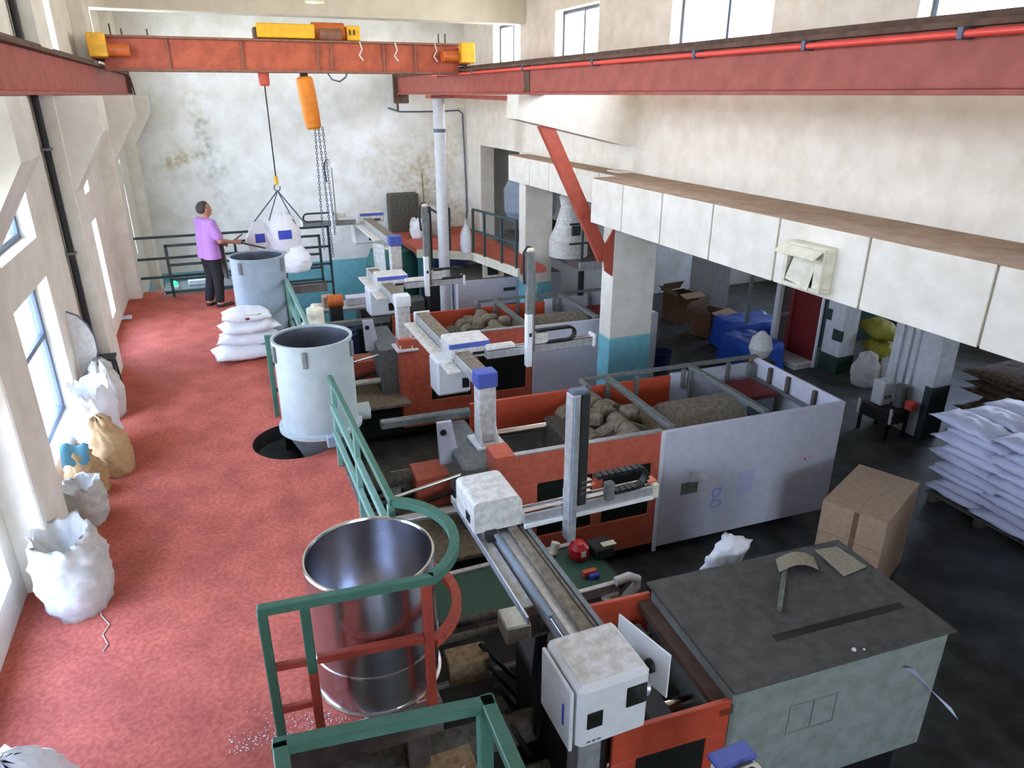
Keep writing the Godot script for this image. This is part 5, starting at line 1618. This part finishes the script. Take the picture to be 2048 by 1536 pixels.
	# cartons and blue tarpaulin farther in
	open_carton(Vector3(11.35, 0, -14.35), 0.3, Vector3(0.75, 0.62, 0.6), "brown open carton with raised flaps, right one of the pair in the side bay")
	open_carton(Vector3(11.4, 0, -15.7), 0.1, Vector3(0.7, 0.75, 0.65), "taller brown carton, left one of the pair in the side bay")
	t = T("tarpaulin", "bright blue tarpaulin over a stack in the side bay", "tarpaulin", Vector3(11.0, 0, -12.4))
	st = S()
	var nz := noise(90, 1.3)
	for e in [[10.35, 11.2, -12.6, -11.5, 0.66], [10.9, 12.3, -13.6, -12.7, 0.72]]:
		st = S()
		var fold := func(u: float, v: float) -> Vector3:
			var uu := clampf((u - 0.5) * 1.5, -0.5, 0.5)
			var vv := clampf((v - 0.5) * 1.5, -0.5, 0.5)
			var drop := maxf(absf(u - 0.5) - 0.333, absf(v - 0.5) - 0.333)
			var y: float = e[4] - maxf(drop, 0.0) / 0.167 * (e[4] - 0.03) + nz.get_noise_2d(u * 3.0 + e[0], v * 3.0) * 0.05
			var out := 1.0 + maxf(drop, 0.0) * 0.4 + nz.get_noise_2d(u * 5.0, v * 5.0 + e[0]) * 0.05
			return Vector3((e[0] + e[1]) / 2 + uu * (e[1] - e[0]) * out, maxf(y, 0.02), (e[2] + e[3]) / 2 + vv * (e[3] - e[2]) * out)
		sheet(st, fold, 24, 24, 0.006)
		O(t, "cover", st, M.tarp)
	t = T("waste_bin", "dark blue-black bin on the floor right of the thick column", "bin", Vector3(8.75, 0, -12.6))
	st = S()
	ls(st, Vector3(8.75, 0, -12.6), [Vector2(0, 0), Vector2(0.2, 0), Vector2(0.25, 0.42), Vector2(0.265, 0.44), Vector2(0.24, 0.44), Vector2(0.19, 0.05), Vector2(0, 0.05)], 24)
	O(t, "bin", st, M.navy)
	st = S()
	cyl(st, Vector3(11.3, 0, -12.9), Vector3(11.3, 4.6, -12.9), 0.05, 12)
	tag(O(self, "post", st, M.grey_metal), "thin grey steel post standing in the blue tarpaulin", "post")
	# sacks by the cabinet and yellow bags
	for e in [[12.3, -10.2, "sack_grey", 0.28, 0.7, "greyish sack beside the pale pier by the red cabinet, left one"], [12.75, -10.0, "sack_grey", 0.3, 0.6, "slumped greyish sack beside the pale pier by the red cabinet, right one"]]:
		st = S()
		standing(st, Vector3(e[0], 0, e[1]), e[3], e[4], int(e[0] * 9), false)
		tag(O(self, "sack", st, M[e[2]]), e[5], "sack")
	for e in [[13.2, 0.75, -10.8, "upper"], [13.15, 0.35, -10.6, "lower"], [13.35, 0.0, -10.7, "bottom"]]:
		st = S()
		sack(st, Vector3(e[0], e[1], e[2]), Vector3(1.0, 0.4, 0.6), int(e[1] * 50) + 3, Basis(Vector3.UP, 1.1), 0.04, 0.03)
		tag(O(self, "yellow_bag", st, M.yellow_bag), "yellow-green bag heap in the dark side bay, %s bag" % e[3], "bag", "yellow bags in the side bay")
	# straw coloured heap of stacked sheets behind the white bags
	var r := RandomNumberGenerator.new()
	r.seed = 9
	for k in 9:
		st = S()
		sack(st, Vector3(12.9 + r.randf_range(-0.1, 0.1), 0.14 * k, -7.2 + r.randf_range(-0.1, 0.1)), Vector3(1.7, 0.17, 1.5), 200 + k, Basis(Vector3.UP, r.randf_range(-0.2, 0.2)), 0.03, 0.03)
		tag(O(self, "straw_bale", st, M.straw), "brownish flat bundle behind the white bags, %s layer of the dim stack" % ["bottom", "second", "third", "fourth", "fifth", "sixth", "seventh", "eighth", "top"][k], "bundle", "brown bundles behind the bag pallets")
	# small clutter on the clamp end of the middle machine
	st = S()
	ls(st, Vector3(8.35, 1.5, -9.1), [Vector2(0, 0), Vector2(0.14, 0.05), Vector2(0.2, 0.2), Vector2(0.16, 0.38), Vector2(0.04, 0.5), Vector2(0, 0.5)], 18)
	t = T("filled_bag", "pale knotted bag on a dark stand behind the middle machine", "bag", Vector3(8.35, 0, -9.1))
	O(t, "bag", st, M.sack_grey)
	B(t, "stand", M.dark, 8.15, 8.55, 0, 1.5, -9.3, -8.9, 0.02)
	st = S()
	ls(st, Vector3(7.98, 1.5, -8.8), [Vector2(0, 0), Vector2(0.07, 0.02), Vector2(0.1, 0.12), Vector2(0.06, 0.2), Vector2(0, 0.22)], 14)
	t = T("round_pot", "small brown round pot beside the pale knotted bag", "pot", Vector3(7.98, 0, -8.8))
	O(t, "pot", st, M.card_dark)
	B(t, "stand", M.dark, 7.88, 8.08, 0, 1.5, -8.9, -8.7, 0.02)


func bag_pallet(x0: float, z0: float, n: int, words: Array) -> void:
	var t := T("pallet", "dark wooden pallet under the %s stack of white bags" % words[0], "pallet", Vector3(x0 + 0.8, 0, z0 + 0.85))
	for k in 5: B(t, "deck_board", M.dust_dark, x0 + 0.02 + 0.36 * k, x0 + 0.3 + 0.36 * k, 0.12, 0.145, z0, z0 + 1.7, 0.004)
	for z in [0.05, 0.8, 1.55]: B(t, "bearer", M.dust_dark, x0 + 0.02, x0 + 1.72, 0, 0.12, z0 + z, z0 + z + 0.1, 0.004)
	var protos := []
	var r := RandomNumberGenerator.new()
	r.seed = 40 + n
	for k in 4:
		var st := S()
		sack(st, Vector3.ZERO, Vector3(0.86, 0.175, 0.6), 300 + 7 * k + n, Basis(), 0.022, 0.07)
		st.generate_normals()
		protos.append(st.commit())
	var rows := ["outermost", "middle", "inner"]
	for layer in 9:
		for row in 3:
			for half in 2:
				if row > 0 and layer < 7: continue
				var o := MeshInstance3D.new()
				o.mesh = protos[r.randi() % 4]
				o.material_override = M.sack_lilac
				o.name = numbered("resin_bag")
				add_child(o)
				o.position = Vector3(x0 + 0.28 + 0.53 * row + r.randf_range(-0.05, 0.05) - 0.02 * layer * (1 if row == 0 else 0) * 0.3, 0.147 + 0.143 * layer, z0 + 0.43 + 0.85 * half + (0.12 if layer % 2 == 1 else -0.06) + r.randf_range(-0.05, 0.05))
				o.rotation = Vector3(r.randf_range(-0.02, 0.02), PI / 2 + r.randf_range(-0.06, 0.06) + (PI if r.randf() > 0.5 else 0.0), r.randf_range(-0.03, 0.03))
				var ln: String = ["bottom", "second", "third", "fourth", "fifth", "sixth", "seventh", "eighth", "top"][layer]
				tag(o, "white resin bag, %s layer, %s row, %s end of the %s pallet" % [ln, rows[row], ["far", "near"][half], words[0]], "bag", "white resin bags on the %s pallet" % words[0])
				if layer == 6 and row == 0 and half == 1:
					var p := S()
					bx(p, o.position + Vector3(-0.27, 0.1, 0.12), Vector3(0.01, 0.05, 0.12), 0.001)
					O(o, "print", p, M.frame_dark)


func open_carton(at: Vector3, turn: float, s: Vector3, label: String) -> void:
	var t := T("carton", label, "box", at)
	var w := Basis(Vector3.UP, turn)
	for e in [[Vector3(0, s.y / 2, s.z / 2), Vector3(s.x, s.y, 0.012)], [Vector3(0, s.y / 2, -s.z / 2), Vector3(s.x, s.y, 0.012)], [Vector3(s.x / 2, s.y / 2, 0), Vector3(0.012, s.y, s.z)], [Vector3(-s.x / 2, s.y / 2, 0), Vector3(0.012, s.y, s.z)]]:
		var st := S()
		bx(st, at + w * e[0], e[1], 0.003, w)
		O(t, "side", st, M.card_dark)
	for e in [[Vector3(0, s.y + 0.03, s.z / 2 + 0.13), Vector3(s.x, 0.01, 0.28), Basis(Vector3.RIGHT, 0.25)], [Vector3(-s.x / 2 - 0.1, s.y + 0.1, 0), Vector3(0.28, 0.01, s.z), Basis(Vector3(0, 0, 1), -0.8)], [Vector3(0, s.y + 0.1, -s.z / 2 - 0.08), Vector3(s.x, 0.01, 0.28), Basis(Vector3.RIGHT, -1.0)]]:
		var st := S()
		bx(st, at + w * e[0], e[1], 0.002, w * e[2])
		O(t, "flap", st, M.card)


# ------------------------------------------------------------------ far end of the hall
func far_things() -> void:
	# second raised platform at the right end
	var t := T("platform", "orange-red raised platform with white edge at the far right end", "platform", Vector3(5.4, 0, -16))
	var st := S()
	pr(st, PackedVector2Array([Vector2(4.05, 18.2), Vector2(6.06, 18.2), Vector2(6.06, 13.0), Vector2(5.45, 13.0), Vector2(5.1, 14.9), Vector2(4.05, 15.6)]), 0.12, Transform3D(Basis(Vector3(1, 0, 0), Vector3(0, 0, -1), Vector3(0, 1, 0)), Vector3(0, 2.38, 0)))
	O(t, "deck", st, M.red_floor)
	st = S()
	br(st, Vector3(5.1, 2.42, -14.88), Vector3(5.45, 2.42, -12.98), 0.06, 0.18)
	br(st, Vector3(4.05, 2.42, -15.6), Vector3(5.1, 2.42, -14.88), 0.06, 0.18)
	O(t, "edge_channel", st, M.cream)
	for e in [[4.2, -17.8], [5.9, -13.3]]: B(t, "leg", M.cream, e[0] - 0.06, e[0] + 0.06, 0, 2.38, e[1] - 0.06, e[1] + 0.06)
	t = T("railing", "dark railing posts on the far raised platform", "railing", Vector3(5.2, 2.5, -14.5))
	for e in [[5.12, -14.8], [5.2, -14.3], [5.32, -13.6], [5.42, -13.05], [4.3, -15.5], [4.7, -15.2]]: rail_bar(t, "post", Vector3(e[0], 2.5, e[1]), Vector3(e[0], 3.45, e[1]), M.green_dark, 0.05, 0.05)
	rail_bar(t, "top_rail", Vector3(5.12, 3.45, -14.8), Vector3(5.42, 3.45, -13.05), M.green_dark)
	rail_bar(t, "middle_rail", Vector3(5.12, 3.0, -14.8), Vector3(5.42, 3.0, -13.05), M.green_dark)
	rail_bar(t, "bent_rail", Vector3(4.3, 3.45, -15.5), Vector3(4.7, 3.2, -15.2), M.green_dark)
	for e in [[4.25, 3.2, -15.2, "left"], [4.55, 3.3, -15.0, "right"]]:
		st = S()
		cyl(st, Vector3(e[0], 2.0, e[2]), Vector3(e[0], e[1] + 0.3, e[2]), 0.05, 12)
		tag(O(self, "column_bar", st, M.dark), "dark upright steel bar in front of the far platform, %s one" % e[3], "bar")
	# bags and sheets on that platform
	st = S()
	standing(st, Vector3(5.05, 2.5, -17.3), 0.3, 0.75, 91, true, Vector2(1.1, 0.8))
	tag(O(self, "sack", st, M.sack_grey), "grey-white sack against the end wall on the far platform", "sack")
	st = S()
	standing(st, Vector3(5.0, 2.5, -14.95), 0.13, 0.62, 93, false, Vector2(1, 1), Vector2.ZERO, 0.07, true)
	tag(O(self, "sack", st, M.sack_white), "narrow white bag with dark tie hanging at the far platform corner", "sack")
	st = S()
	standing(st, Vector3(4.5, 2.5, -17.0), 0.22, 0.45, 95, true)
	tag(O(self, "sack", st, M.sack_white), "small white sack left of the round grey post on the far platform", "sack")
	st = S()
	cyl(st, Vector3(4.85, 2.5, -17.7), Vector3(4.95, 3.9, -18.2), 0.015, 8)
	tag(O(self, "broom", st, M.wood), "thin wooden broom handle leaning on the end wall", "broom")
	tag(B(self, "cabinet", M.dust_dark, 4.0, 4.75, 2.5, 3.45, -18.2, -17.9, 0.02), "low brownish cabinet against the end wall left of the round post", "cabinet")
	st = S()
	ls(st, Vector3(7.0, 2.9, -16.0), [Vector2(0, 0), Vector2(0.5, 0.02), Vector2(0.62, 0.25), Vector2(0.64, 0.75), Vector2(0.5, 1.0), Vector2(0.2, 1.1), Vector2(0, 1.1)], 26)
	t = T("jumbo_bag", "huge grey jumbo bag filling the opening left of the slimmer column", "bag", Vector3(6.75, 2.5, -16.0))
	O(t, "bag", st, M.blue_grey)
	B(t, "stand", M.dark, 6.85, 7.6, 2.5, 2.92, -16.3, -15.7, 0.02)
	# deck that continues behind the columns and its railing
	t = T("platform", "grey side platform with funnel dryers right of the slimmer column", "platform", Vector3(7.2, 0, -14.5))
	B(t, "deck", M.steel_edge, 6.8, 8.2, 2.36, 2.5, -17.2, -13.0, 0.01)
	B(t, "edge_channel", M.alu, 6.8, 8.2, 2.34, 2.52, -13.0, -12.95, 0.006)
	for x in [6.95, 8.0]: B(t, "leg", M.dark, x - 0.05, x + 0.05, 0, 2.36, -13.2, -13.1)
	t = T("railing", "dark pipe railing in front of the pale funnel", "railing", Vector3(7.2, 2.5, -13.05))
	for y in [2.9, 3.3, 3.75]: rail_bar(t, "rail", Vector3(6.6, y, -13.05), Vector3(7.9, y, -13.05), M.green_dark, 0.04, 0.04)
	for x in [6.9, 7.85]: rail_bar(t, "post", Vector3(x, 2.5, -13.05), Vector3(x, 3.78, -13.05), M.green_dark)
	st = S()
	br(st, Vector3(6.95, 4.0, -13.0), Vector3(7.6, 2.9, -13.0), 0.05, 0.04)
	O(t, "brace", st, M.maroon)
	st = S()
	ls(st, Vector3(6.95, 2.5, -13.8), [Vector2(0, 0.0), Vector2(0.42, 0.0), Vector2(0.42, 0.35), Vector2(0.3, 0.62), Vector2(0.18, 1.05), Vector2(0.22, 1.25), Vector2(0.1, 1.35), Vector2(0, 1.35)], 26)
	t = T("funnel", "pale funnel shaped dryer behind the dark pipe railing", "hopper", Vector3(6.95, 2.5, -13.8))
	O(t, "shell", st, M.white_dusty)
	B(t, "gauge_box", M.dado_green, 6.82, 7.02, 3.0, 3.2, -13.42, -13.36, 0.01)
	# left of the far machine: tables, drums, small motor
	t = T("work_table", "grey steel table with cartons left of the far machine", "table", Vector3(2.6, 0, -15.0))
	B(t, "table_top", M.alu, 1.7, 3.0, 1.5, 1.56, -15.4, -14.75, 0.01)
	for x in [1.75, 2.95]:
		for z in [-15.35, -14.8]: B(t, "leg", M.grey_metal, x - 0.03, x + 0.03, 0, 1.5, z - 0.03, z + 0.03)
	for e in [[2.55, 1.56, -15.1, 0.5, 0.16, "pale flat"], [1.95, 1.56, -15.1, 0.3, 0.22, "brown"]]:
		tag(B(self, "parcel", M.card if e[5] == "brown" else M.machine_white, e[0] - e[3] / 2, e[0] + e[3] / 2, e[1], e[1] + e[4], e[2] - 0.15, e[2] + 0.15, 0.01), e[5] + " box on the grey table near the chains", "box")
	t = T("motor", "small orange electric motor above the navy drums", "motor", Vector3(1.85, 1.9, -13.4))
	st = S()
	cyl(st, Vector3(1.7, 2.1, -13.45), Vector3(1.98, 2.1, -13.45), 0.12, 18)
	O(t, "housing", st, M.hoist_orange)
	B(t, "bracket", M.dark, 1.72, 1.96, 0, 2.0, -13.55, -13.35, 0.01)
	for e in [[1.3, -14.55, "left"], [2.05, -14.35, "right"], [1.2, -15.3, "rear"]]:
		t = T("drum", "navy blue plastic drum beyond the walkway end, %s one" % e[2], "drum", Vector3(e[0], 0, e[1]), "navy drums")
		st = S()
		ls(st, Vector3(e[0], 0, e[1]), [Vector2(0, 0), Vector2(0.3, 0), Vector2(0.32, 0.05), Vector2(0.32, 0.4), Vector2(0.335, 0.42), Vector2(0.32, 0.44), Vector2(0.32, 1.15), Vector2(0.28, 1.2), Vector2(0, 1.2)], 26)
		O(t, "shell", st, M.navy)
		st = S()
		ls(st, Vector3(e[0], 1.2, e[1]), [Vector2(0.26, 0), Vector2(0.3, 0.01), Vector2(0.3, 0.03), Vector2(0.26, 0.035)], 26)
		O(t, "rim", st, M.navy)
	t = T("bench", "low steel bench with a green lamp behind the end railing", "bench", Vector3(0.0, 0, -15.6))
	B(t, "top", M.grey_metal, -1.2, 1.0, 2.1, 2.15, -16.0, -15.3, 0.01)
	B(t, "shelf", M.dust_dark, -1.2, 1.0, 1.6, 1.65, -16.0, -15.3, 0.01)
	for x in [-1.15, 0.95]:
		for z in [-15.95, -15.35]: B(t, "leg", M.grey_metal, x - 0.03, x + 0.03, 0, 2.1, z - 0.03, z + 0.03)
	tag(B(self, "parcel", M.machine_white, -0.75, -0.35, 2.15, 2.27, -15.8, -15.5, 0.02), "pale flat parcel on the bench behind the worker", "box")
	t = T("indicator_lamp", "small glowing green indicator lamp behind the end railing", "lamp", Vector3(-1.0, 2.15, -15.4))
	st = S()
	ls(st, Vector3(-1.0, 2.21, -15.4), [Vector2(0, 0), Vector2(0.06, 0), Vector2(0.06, 0.06), Vector2(0.03, 0.1), Vector2(0, 0.11)], 14)
	O(t, "lens", st, M.green_lamp)
	B(t, "base", M.white, -1.07, -0.93, 2.15, 2.21, -15.47, -15.33, 0.01)
	var l := OmniLight3D.new()
	l.name = "indicator_light"
	l.light_energy = 0.02
	l.light_color = Color(0.2, 1.0, 0.5)
	l.light_size = 0.03
	l.omni_range = 20
	l.omni_attenuation = 2
	l.shadow_enabled = true
	l.position = Vector3(-1.0, 2.26, -15.4)
	add_child(l)
	st = S()
	sheet(st, func(u, v): return Vector3(3.15 + 0.2 * u, 2.62 - 0.8 * v, -16.1 + 0.3 * u * u + 0.1 * v), 5, 5, 0.01)
	tag(O(self, "hanging_sheet", st, M.white_dusty), "pale curled plastic sheet left of the teal tank", "sheet")
# ------------------------------------------------------------------ the worker and the hoisted bags
# one smooth skin round tapered bones [a, b, ra, rb]; cut away below lo and above hi
func skin(st: SurfaceTool, bones: Array, cell: float, k: float, lo := -1e9, hi := 1e9) -> void:
	st.set_smooth_group(0)
	var p0 := Vector3.ONE * 1e9
	var p1 := -p0
	for b in bones:
		var r := maxf(b[2], b[3]) + k + cell * 2.0
		for e in [b[0], b[1]]:
			p0 = p0.min(e - Vector3.ONE * r)
			p1 = p1.max(e + Vector3.ONE * r)
	var n := Vector3i(((p1 - p0) / cell).ceil()) + Vector3i.ONE
	var field := PackedFloat32Array()
	field.resize(n.x * n.y * n.z)
	field.fill(1.0)
	for b in bones:
		var a: Vector3 = b[0]
		var d: Vector3 = b[1] - b[0]
		var dd := maxf(d.length_squared(), 1e-9)
		var r := maxf(b[2], b[3]) + k + cell * 2.0
		var q0 := Vector3i(((a.min(b[1]) - Vector3.ONE * r - p0) / cell).floor()).clamp(Vector3i.ZERO, n - Vector3i.ONE)
		var q1 := Vector3i(((a.max(b[1]) + Vector3.ONE * r - p0) / cell).ceil()).clamp(Vector3i.ZERO, n - Vector3i.ONE)
		for z in range(q0.z, q1.z + 1):
			for y in range(q0.y, q1.y + 1):
				for x in range(q0.x, q1.x + 1):
					var p := p0 + Vector3(x, y, z) * cell - a
					var t := clampf(p.dot(d) / dd, 0.0, 1.0)
					var v := (p - d * t).length() - lerpf(b[2], b[3], t)
					var at := x + n.x * (y + n.y * z)
					var f := field[at]
					var h := maxf(k - absf(f - v), 0.0) / k
					field[at] = minf(f, v) - h * h * k * 0.25
	if lo > -1e8 or hi < 1e8:
		for z in n.z:
			for y in n.y:
				var w := p0.y + y * cell
				var c := maxf(lo - w, w - hi)
				for x in n.x:
					var at := x + n.x * (y + n.y * z)
					field[at] = maxf(field[at], c)
	var ids := {}
	var verts := PackedVector3Array()
	var step := [1, n.x, n.x * n.y]
	for z in n.z - 1:
		for y in n.y - 1:
			for x in n.x - 1:
				var at := x + n.x * (y + n.y * z)
				var sum := Vector3.ZERO
				var hits := 0
				var signs := 0
				for c in 8:
					if field[at + (c & 1) + ((c >> 1) & 1) * n.x + (c >> 2) * n.x * n.y] < 0.0: signs += 1
				if signs == 0 or signs == 8: continue
				for axis in 3:
					for c in 4:
						var o := Vector3i.ZERO
						o[(axis + 1) % 3] = c & 1
						o[(axis + 2) % 3] = c >> 1
						var i0: int = at + o.x + o.y * n.x + o.z * n.x * n.y
						var f0 := field[i0]
						var f1 := field[i0 + step[axis]]
						if (f0 < 0.0) != (f1 < 0.0):
							var p := Vector3(o)
							p[axis] += f0 / (f0 - f1)
							sum += p
							hits += 1
				ids[at] = verts.size()
				verts.append(p0 + (Vector3(x, y, z) + sum / hits) * cell)
	for at in ids:
		for axis in 3:
			var s1: int = step[(axis + 1) % 3]
			var s2: int = step[(axis + 2) % 3]
			var f0 := field[at]
			var f1 := field[at + step[axis]]
			if (f0 < 0.0) == (f1 < 0.0) or not (ids.has(at - s1) and ids.has(at - s2) and ids.has(at - s1 - s2)): continue
			var out := Vector3.ZERO
			out[axis] = 1.0 if f0 < 0.0 else -1.0
			quad(st, verts[ids[at]], verts[ids[at - s1]], verts[ids[at - s1 - s2]], verts[ids[at - s2]], out)


func person_and_load() -> void:
	var base := Vector3(-0.22, 2.5, -12.42)
	var turn := Basis(Vector3.UP, 0.5).scaled(Vector3(1.1, 1.0, 1.1))
	var w := func(x: float, y: float, z: float) -> Vector3: return base + turn * Vector3(x, y, z)
	var bone := func(a: Vector3, b: Vector3, ra: float, rb: float) -> Array: return [base + turn * a, base + turn * b, ra, rb]
	var t := T("person", "man in a purple short-sleeved shirt and black trousers standing at the drum with a stick", "person", base)
	# facing +x; z > 0 is his right side
	var body := []
	for s in [-1.0, 1.0]:
		body.append(bone.call(Vector3(-0.01, 0.92, 0.085 * s), Vector3(0.03, 0.5, 0.1 * s), 0.085, 0.06))
		body.append(bone.call(Vector3(0.03, 0.5, 0.1 * s), Vector3(-0.03 + 0.03 * s, 0.09, 0.1 * s), 0.058, 0.038))
		body.append(bone.call(Vector3(-0.04 + 0.03 * s, 0.045, 0.1 * s), Vector3(0.13 + 0.03 * s, 0.03, 0.12 * s), 0.04, 0.03))
		body.append(bone.call(Vector3(0.0, 0.93, 0.06 * s), Vector3(0.0, 1.12, 0.07 * s), 0.105, 0.1))
		body.append(bone.call(Vector3(0.0, 1.12, 0.07 * s), Vector3(0.01, 1.33, 0.1 * s), 0.1, 0.085))
		body.append(bone.call(Vector3(0.0, 1.36, 0.03 * s), Vector3(0.01, 1.355, 0.17 * s), 0.06, 0.06))
		body.append(bone.call(Vector3(0.01, 1.35, 0.185 * s), Vector3(0.08, 1.09, 0.225 * s), 0.052, 0.042))
		body.append(bone.call(Vector3(0.08, 1.09, 0.225 * s), Vector3(0.3 + 0.06 * s, 0.99 + 0.02 * s, 0.13 * s), 0.04, 0.027))
	body.append(bone.call(Vector3(0.0, 1.38, 0), Vector3(0.035, 1.48, 0), 0.055, 0.052))
	body.append(bone.call(Vector3(0.03, 1.575, 0), Vector3(0.035, 1.6, 0), 0.088, 0.083))
	body.append(bone.call(Vector3(0.055, 1.5, 0), Vector3(0.085, 1.53, 0), 0.055, 0.05))
	var st := S()
	skin(st, body, 0.014, 0.045)
	# face: brow, nose, lips, chin, ears on a finer grid
	var face := []
	face.append(bone.call(Vector3(0.03, 1.58, 0), Vector3(0.035, 1.605, 0), 0.088, 0.083))
	face.append(bone.call(Vector3(0.06, 1.5, 0), Vector3(0.09, 1.54, 0), 0.052, 0.045))
	face.append(bone.call(Vector3(0.118, 1.575, 0), Vector3(0.14, 1.543, 0), 0.009, 0.014))
	face.append(bone.call(Vector3(0.105, 1.595, -0.03), Vector3(0.105, 1.595, 0.03), 0.015, 0.015))
	face.append(bone.call(Vector3(0.122, 1.512, -0.018), Vector3(0.122, 1.512, 0.018), 0.009, 0.009))
	face.append(bone.call(Vector3(0.11, 1.482, -0.01), Vector3(0.11, 1.482, 0.01), 0.018, 0.018))
	for s in [-1.0, 1.0]: face.append(bone.call(Vector3(0.02, 1.57, 0.085 * s), Vector3(0.025, 1.54, 0.083 * s), 0.02, 0.014))
	skin(st, face, 0.006, 0.018)
	# hands: palm, four fingers closed round the stick, thumb from the side
	for s in [-1.0, 1.0]:
		var h := Vector3(0.3 + 0.06 * s, 0.99 + 0.02 * s, 0.13 * s)
		var hand := []
		hand.append(bone.call(h, h + Vector3(0.075, -0.02, -0.015 * s), 0.024, 0.026))
		hand.append(bone.call(h + Vector3(0.03, 0.015, -0.01 * s), h + Vector3(0.08, 0.01, -0.02 * s), 0.018, 0.016))
		for f in 4:
			var o := h + Vector3(0.088 - 0.004 * absf(f - 1.0), 0.02 - 0.02 * f, -0.02 * s)
			var long := 0.03 - 0.004 * absf(f - 1.2)
			hand.append(bone.call(o, o + Vector3(long, -0.004, -0.008 * s), 0.0095, 0.009))
			hand.append(bone.call(o + Vector3(long, -0.004, -0.008 * s), o + Vector3(long * 0.9, -0.012, -0.034 * s), 0.009, 0.008))
			hand.append(bone.call(o + Vector3(long * 0.9, -0.012, -0.034 * s), o + Vector3(0.004, -0.014, -0.04 * s), 0.008, 0.007))
		hand.append(bone.call(h + Vector3(0.02, 0.02, -0.015 * s), h + Vector3(0.06, 0.035, -0.045 * s), 0.012, 0.01))
		hand.append(bone.call(h + Vector3(0.06, 0.035, -0.045 * s), h + Vector3(0.09, 0.028, -0.05 * s), 0.01, 0.008))
		skin(st, hand, 0.0045, 0.008)
	O(t, "body", st, M.skin)
	var hair := []
	hair.append(bone.call(Vector3(0.008, 1.612, 0), Vector3(0.03, 1.622, 0), 0.084, 0.076))
	hair.append(bone.call(Vector3(-0.02, 1.58, -0.03), Vector3(-0.02, 1.58, 0.03), 0.058, 0.058))
	hair.append(bone.call(Vector3(-0.035, 1.545, -0.02), Vector3(-0.035, 1.545, 0.02), 0.038, 0.038))
	st = S()
	skin(st, hair, 0.009, 0.03)
	O(t, "hair", st, M.hair)
	var shirt := []
	for s in [-1.0, 1.0]:
		shirt.append(bone.call(Vector3(0.0, 0.74, 0.085 * s), Vector3(0.0, 1.12, 0.075 * s), 0.142, 0.118))
		shirt.append(bone.call(Vector3(0.0, 1.12, 0.075 * s), Vector3(0.005, 1.33, 0.1 * s), 0.115, 0.098))
		shirt.append(bone.call(Vector3(0.0, 1.37, 0.03 * s), Vector3(0.01, 1.36, 0.17 * s), 0.066, 0.07))
		shirt.append(bone.call(Vector3(0.01, 1.355, 0.185 * s), Vector3(0.065, 1.16, 0.22 * s), 0.066, 0.068))
	shirt.append(bone.call(Vector3(0.0, 1.39, 0), Vector3(0.015, 1.42, 0), 0.068, 0.062))
	st = S()
	skin(st, shirt, 0.013, 0.04, base.y + 0.8, base.y + 1.44)
	O(t, "shirt", st, M.shirt)
	var legs := []
	for s in [-1.0, 1.0]:
		legs.append(bone.call(Vector3(-0.01, 0.93, 0.08 * s), Vector3(0.03, 0.5, 0.1 * s), 0.106, 0.085))
		legs.append(bone.call(Vector3(0.03, 0.5, 0.1 * s), Vector3(-0.03 + 0.03 * s, 0.08, 0.1 * s), 0.083, 0.07))
	st = S()
	skin(st, legs, 0.013, 0.03, base.y + 0.085, base.y + 0.9)
	O(t, "trousers", st, M.trousers)
	for s in [-1.0, 1.0]:
		st = S()
		skin(st, [bone.call(Vector3(-0.045 + 0.03 * s, 0.03, 0.1 * s), Vector3(0.14 + 0.03 * s, 0.022, 0.122 * s), 0.046, 0.04)], 0.01, 0.02, base.y + 0.001, base.y + 0.06)
		O(t, "shoe", st, M.shoe)
	st = S()
	var apron_at := func(u: float, v: float) -> Vector3:
		var a := (u - 0.5) * 1.7
		return w.call(cos(a) * 0.13 + 0.06 + 0.03 * v, 1.14 - 0.72 * v, sin(a) * 0.22)
	sheet(st, apron_at, 10, 10, 0.006)
	O(t, "apron", st, M.apron)
	# stick held in both hands and the scoop blade at its end
	var stick := T("stirring_stick", "dark stick with a small blade held by the man over the drum", "stick", w.call(0.5, 0.9, 0.0))
	st = S()
	tb(st, [w.call(0.3, 1.03, -0.16), w.call(0.44, 0.99, 0.09), w.call(0.72, 0.88, 0.34)], 0.014, 8)
	O(stick, "handle", st, M.dark)
	st = S()
	br(st, w.call(0.38, 0.99, 0.0), w.call(0.56, 1.1, 0.02), 0.03, 0.02)
	O(stick, "blade", st, M.frame_dark)
	# hoisted bags
	var bags := [[0.6, 3.22, -13.1, 0.2, 0.5, "left"], [1.0, 3.22, -13.05, 0.28, 0.6, "right"], [1.16, 2.85, -12.95, 0.25, 0.44, "lowest"]]
	for e in bags:
		var q := S()
		standing(q, Vector3(e[0], e[1], e[2]), e[3], e[4], int(e[0] * 31), false, Vector2(1, 0.8), Vector2(0.02, 0))
		var o := tag(O(self, "hoisted_sack", q, M.sack_white), "white sack hanging from the crane slings behind the blue-grey drum, %s one" % e[5], "sack", "sacks on the crane hook")
		if e[5] == "lowest": continue
		q = S()
		var c := Vector3(e[0], e[1] + e[4] * 0.5, e[2])
		var rr: float = e[3] * 1.02
		sheet(q, func(u, v): return c + Vector3(sin((u - 0.4) * 0.8) * rr, 0.15 * (0.5 - v), cos((u - 0.4) * 0.8) * rr * 0.82 + 0.02), 6, 4, 0.004)
		O(o, "blue_print", q, M.print_blue)
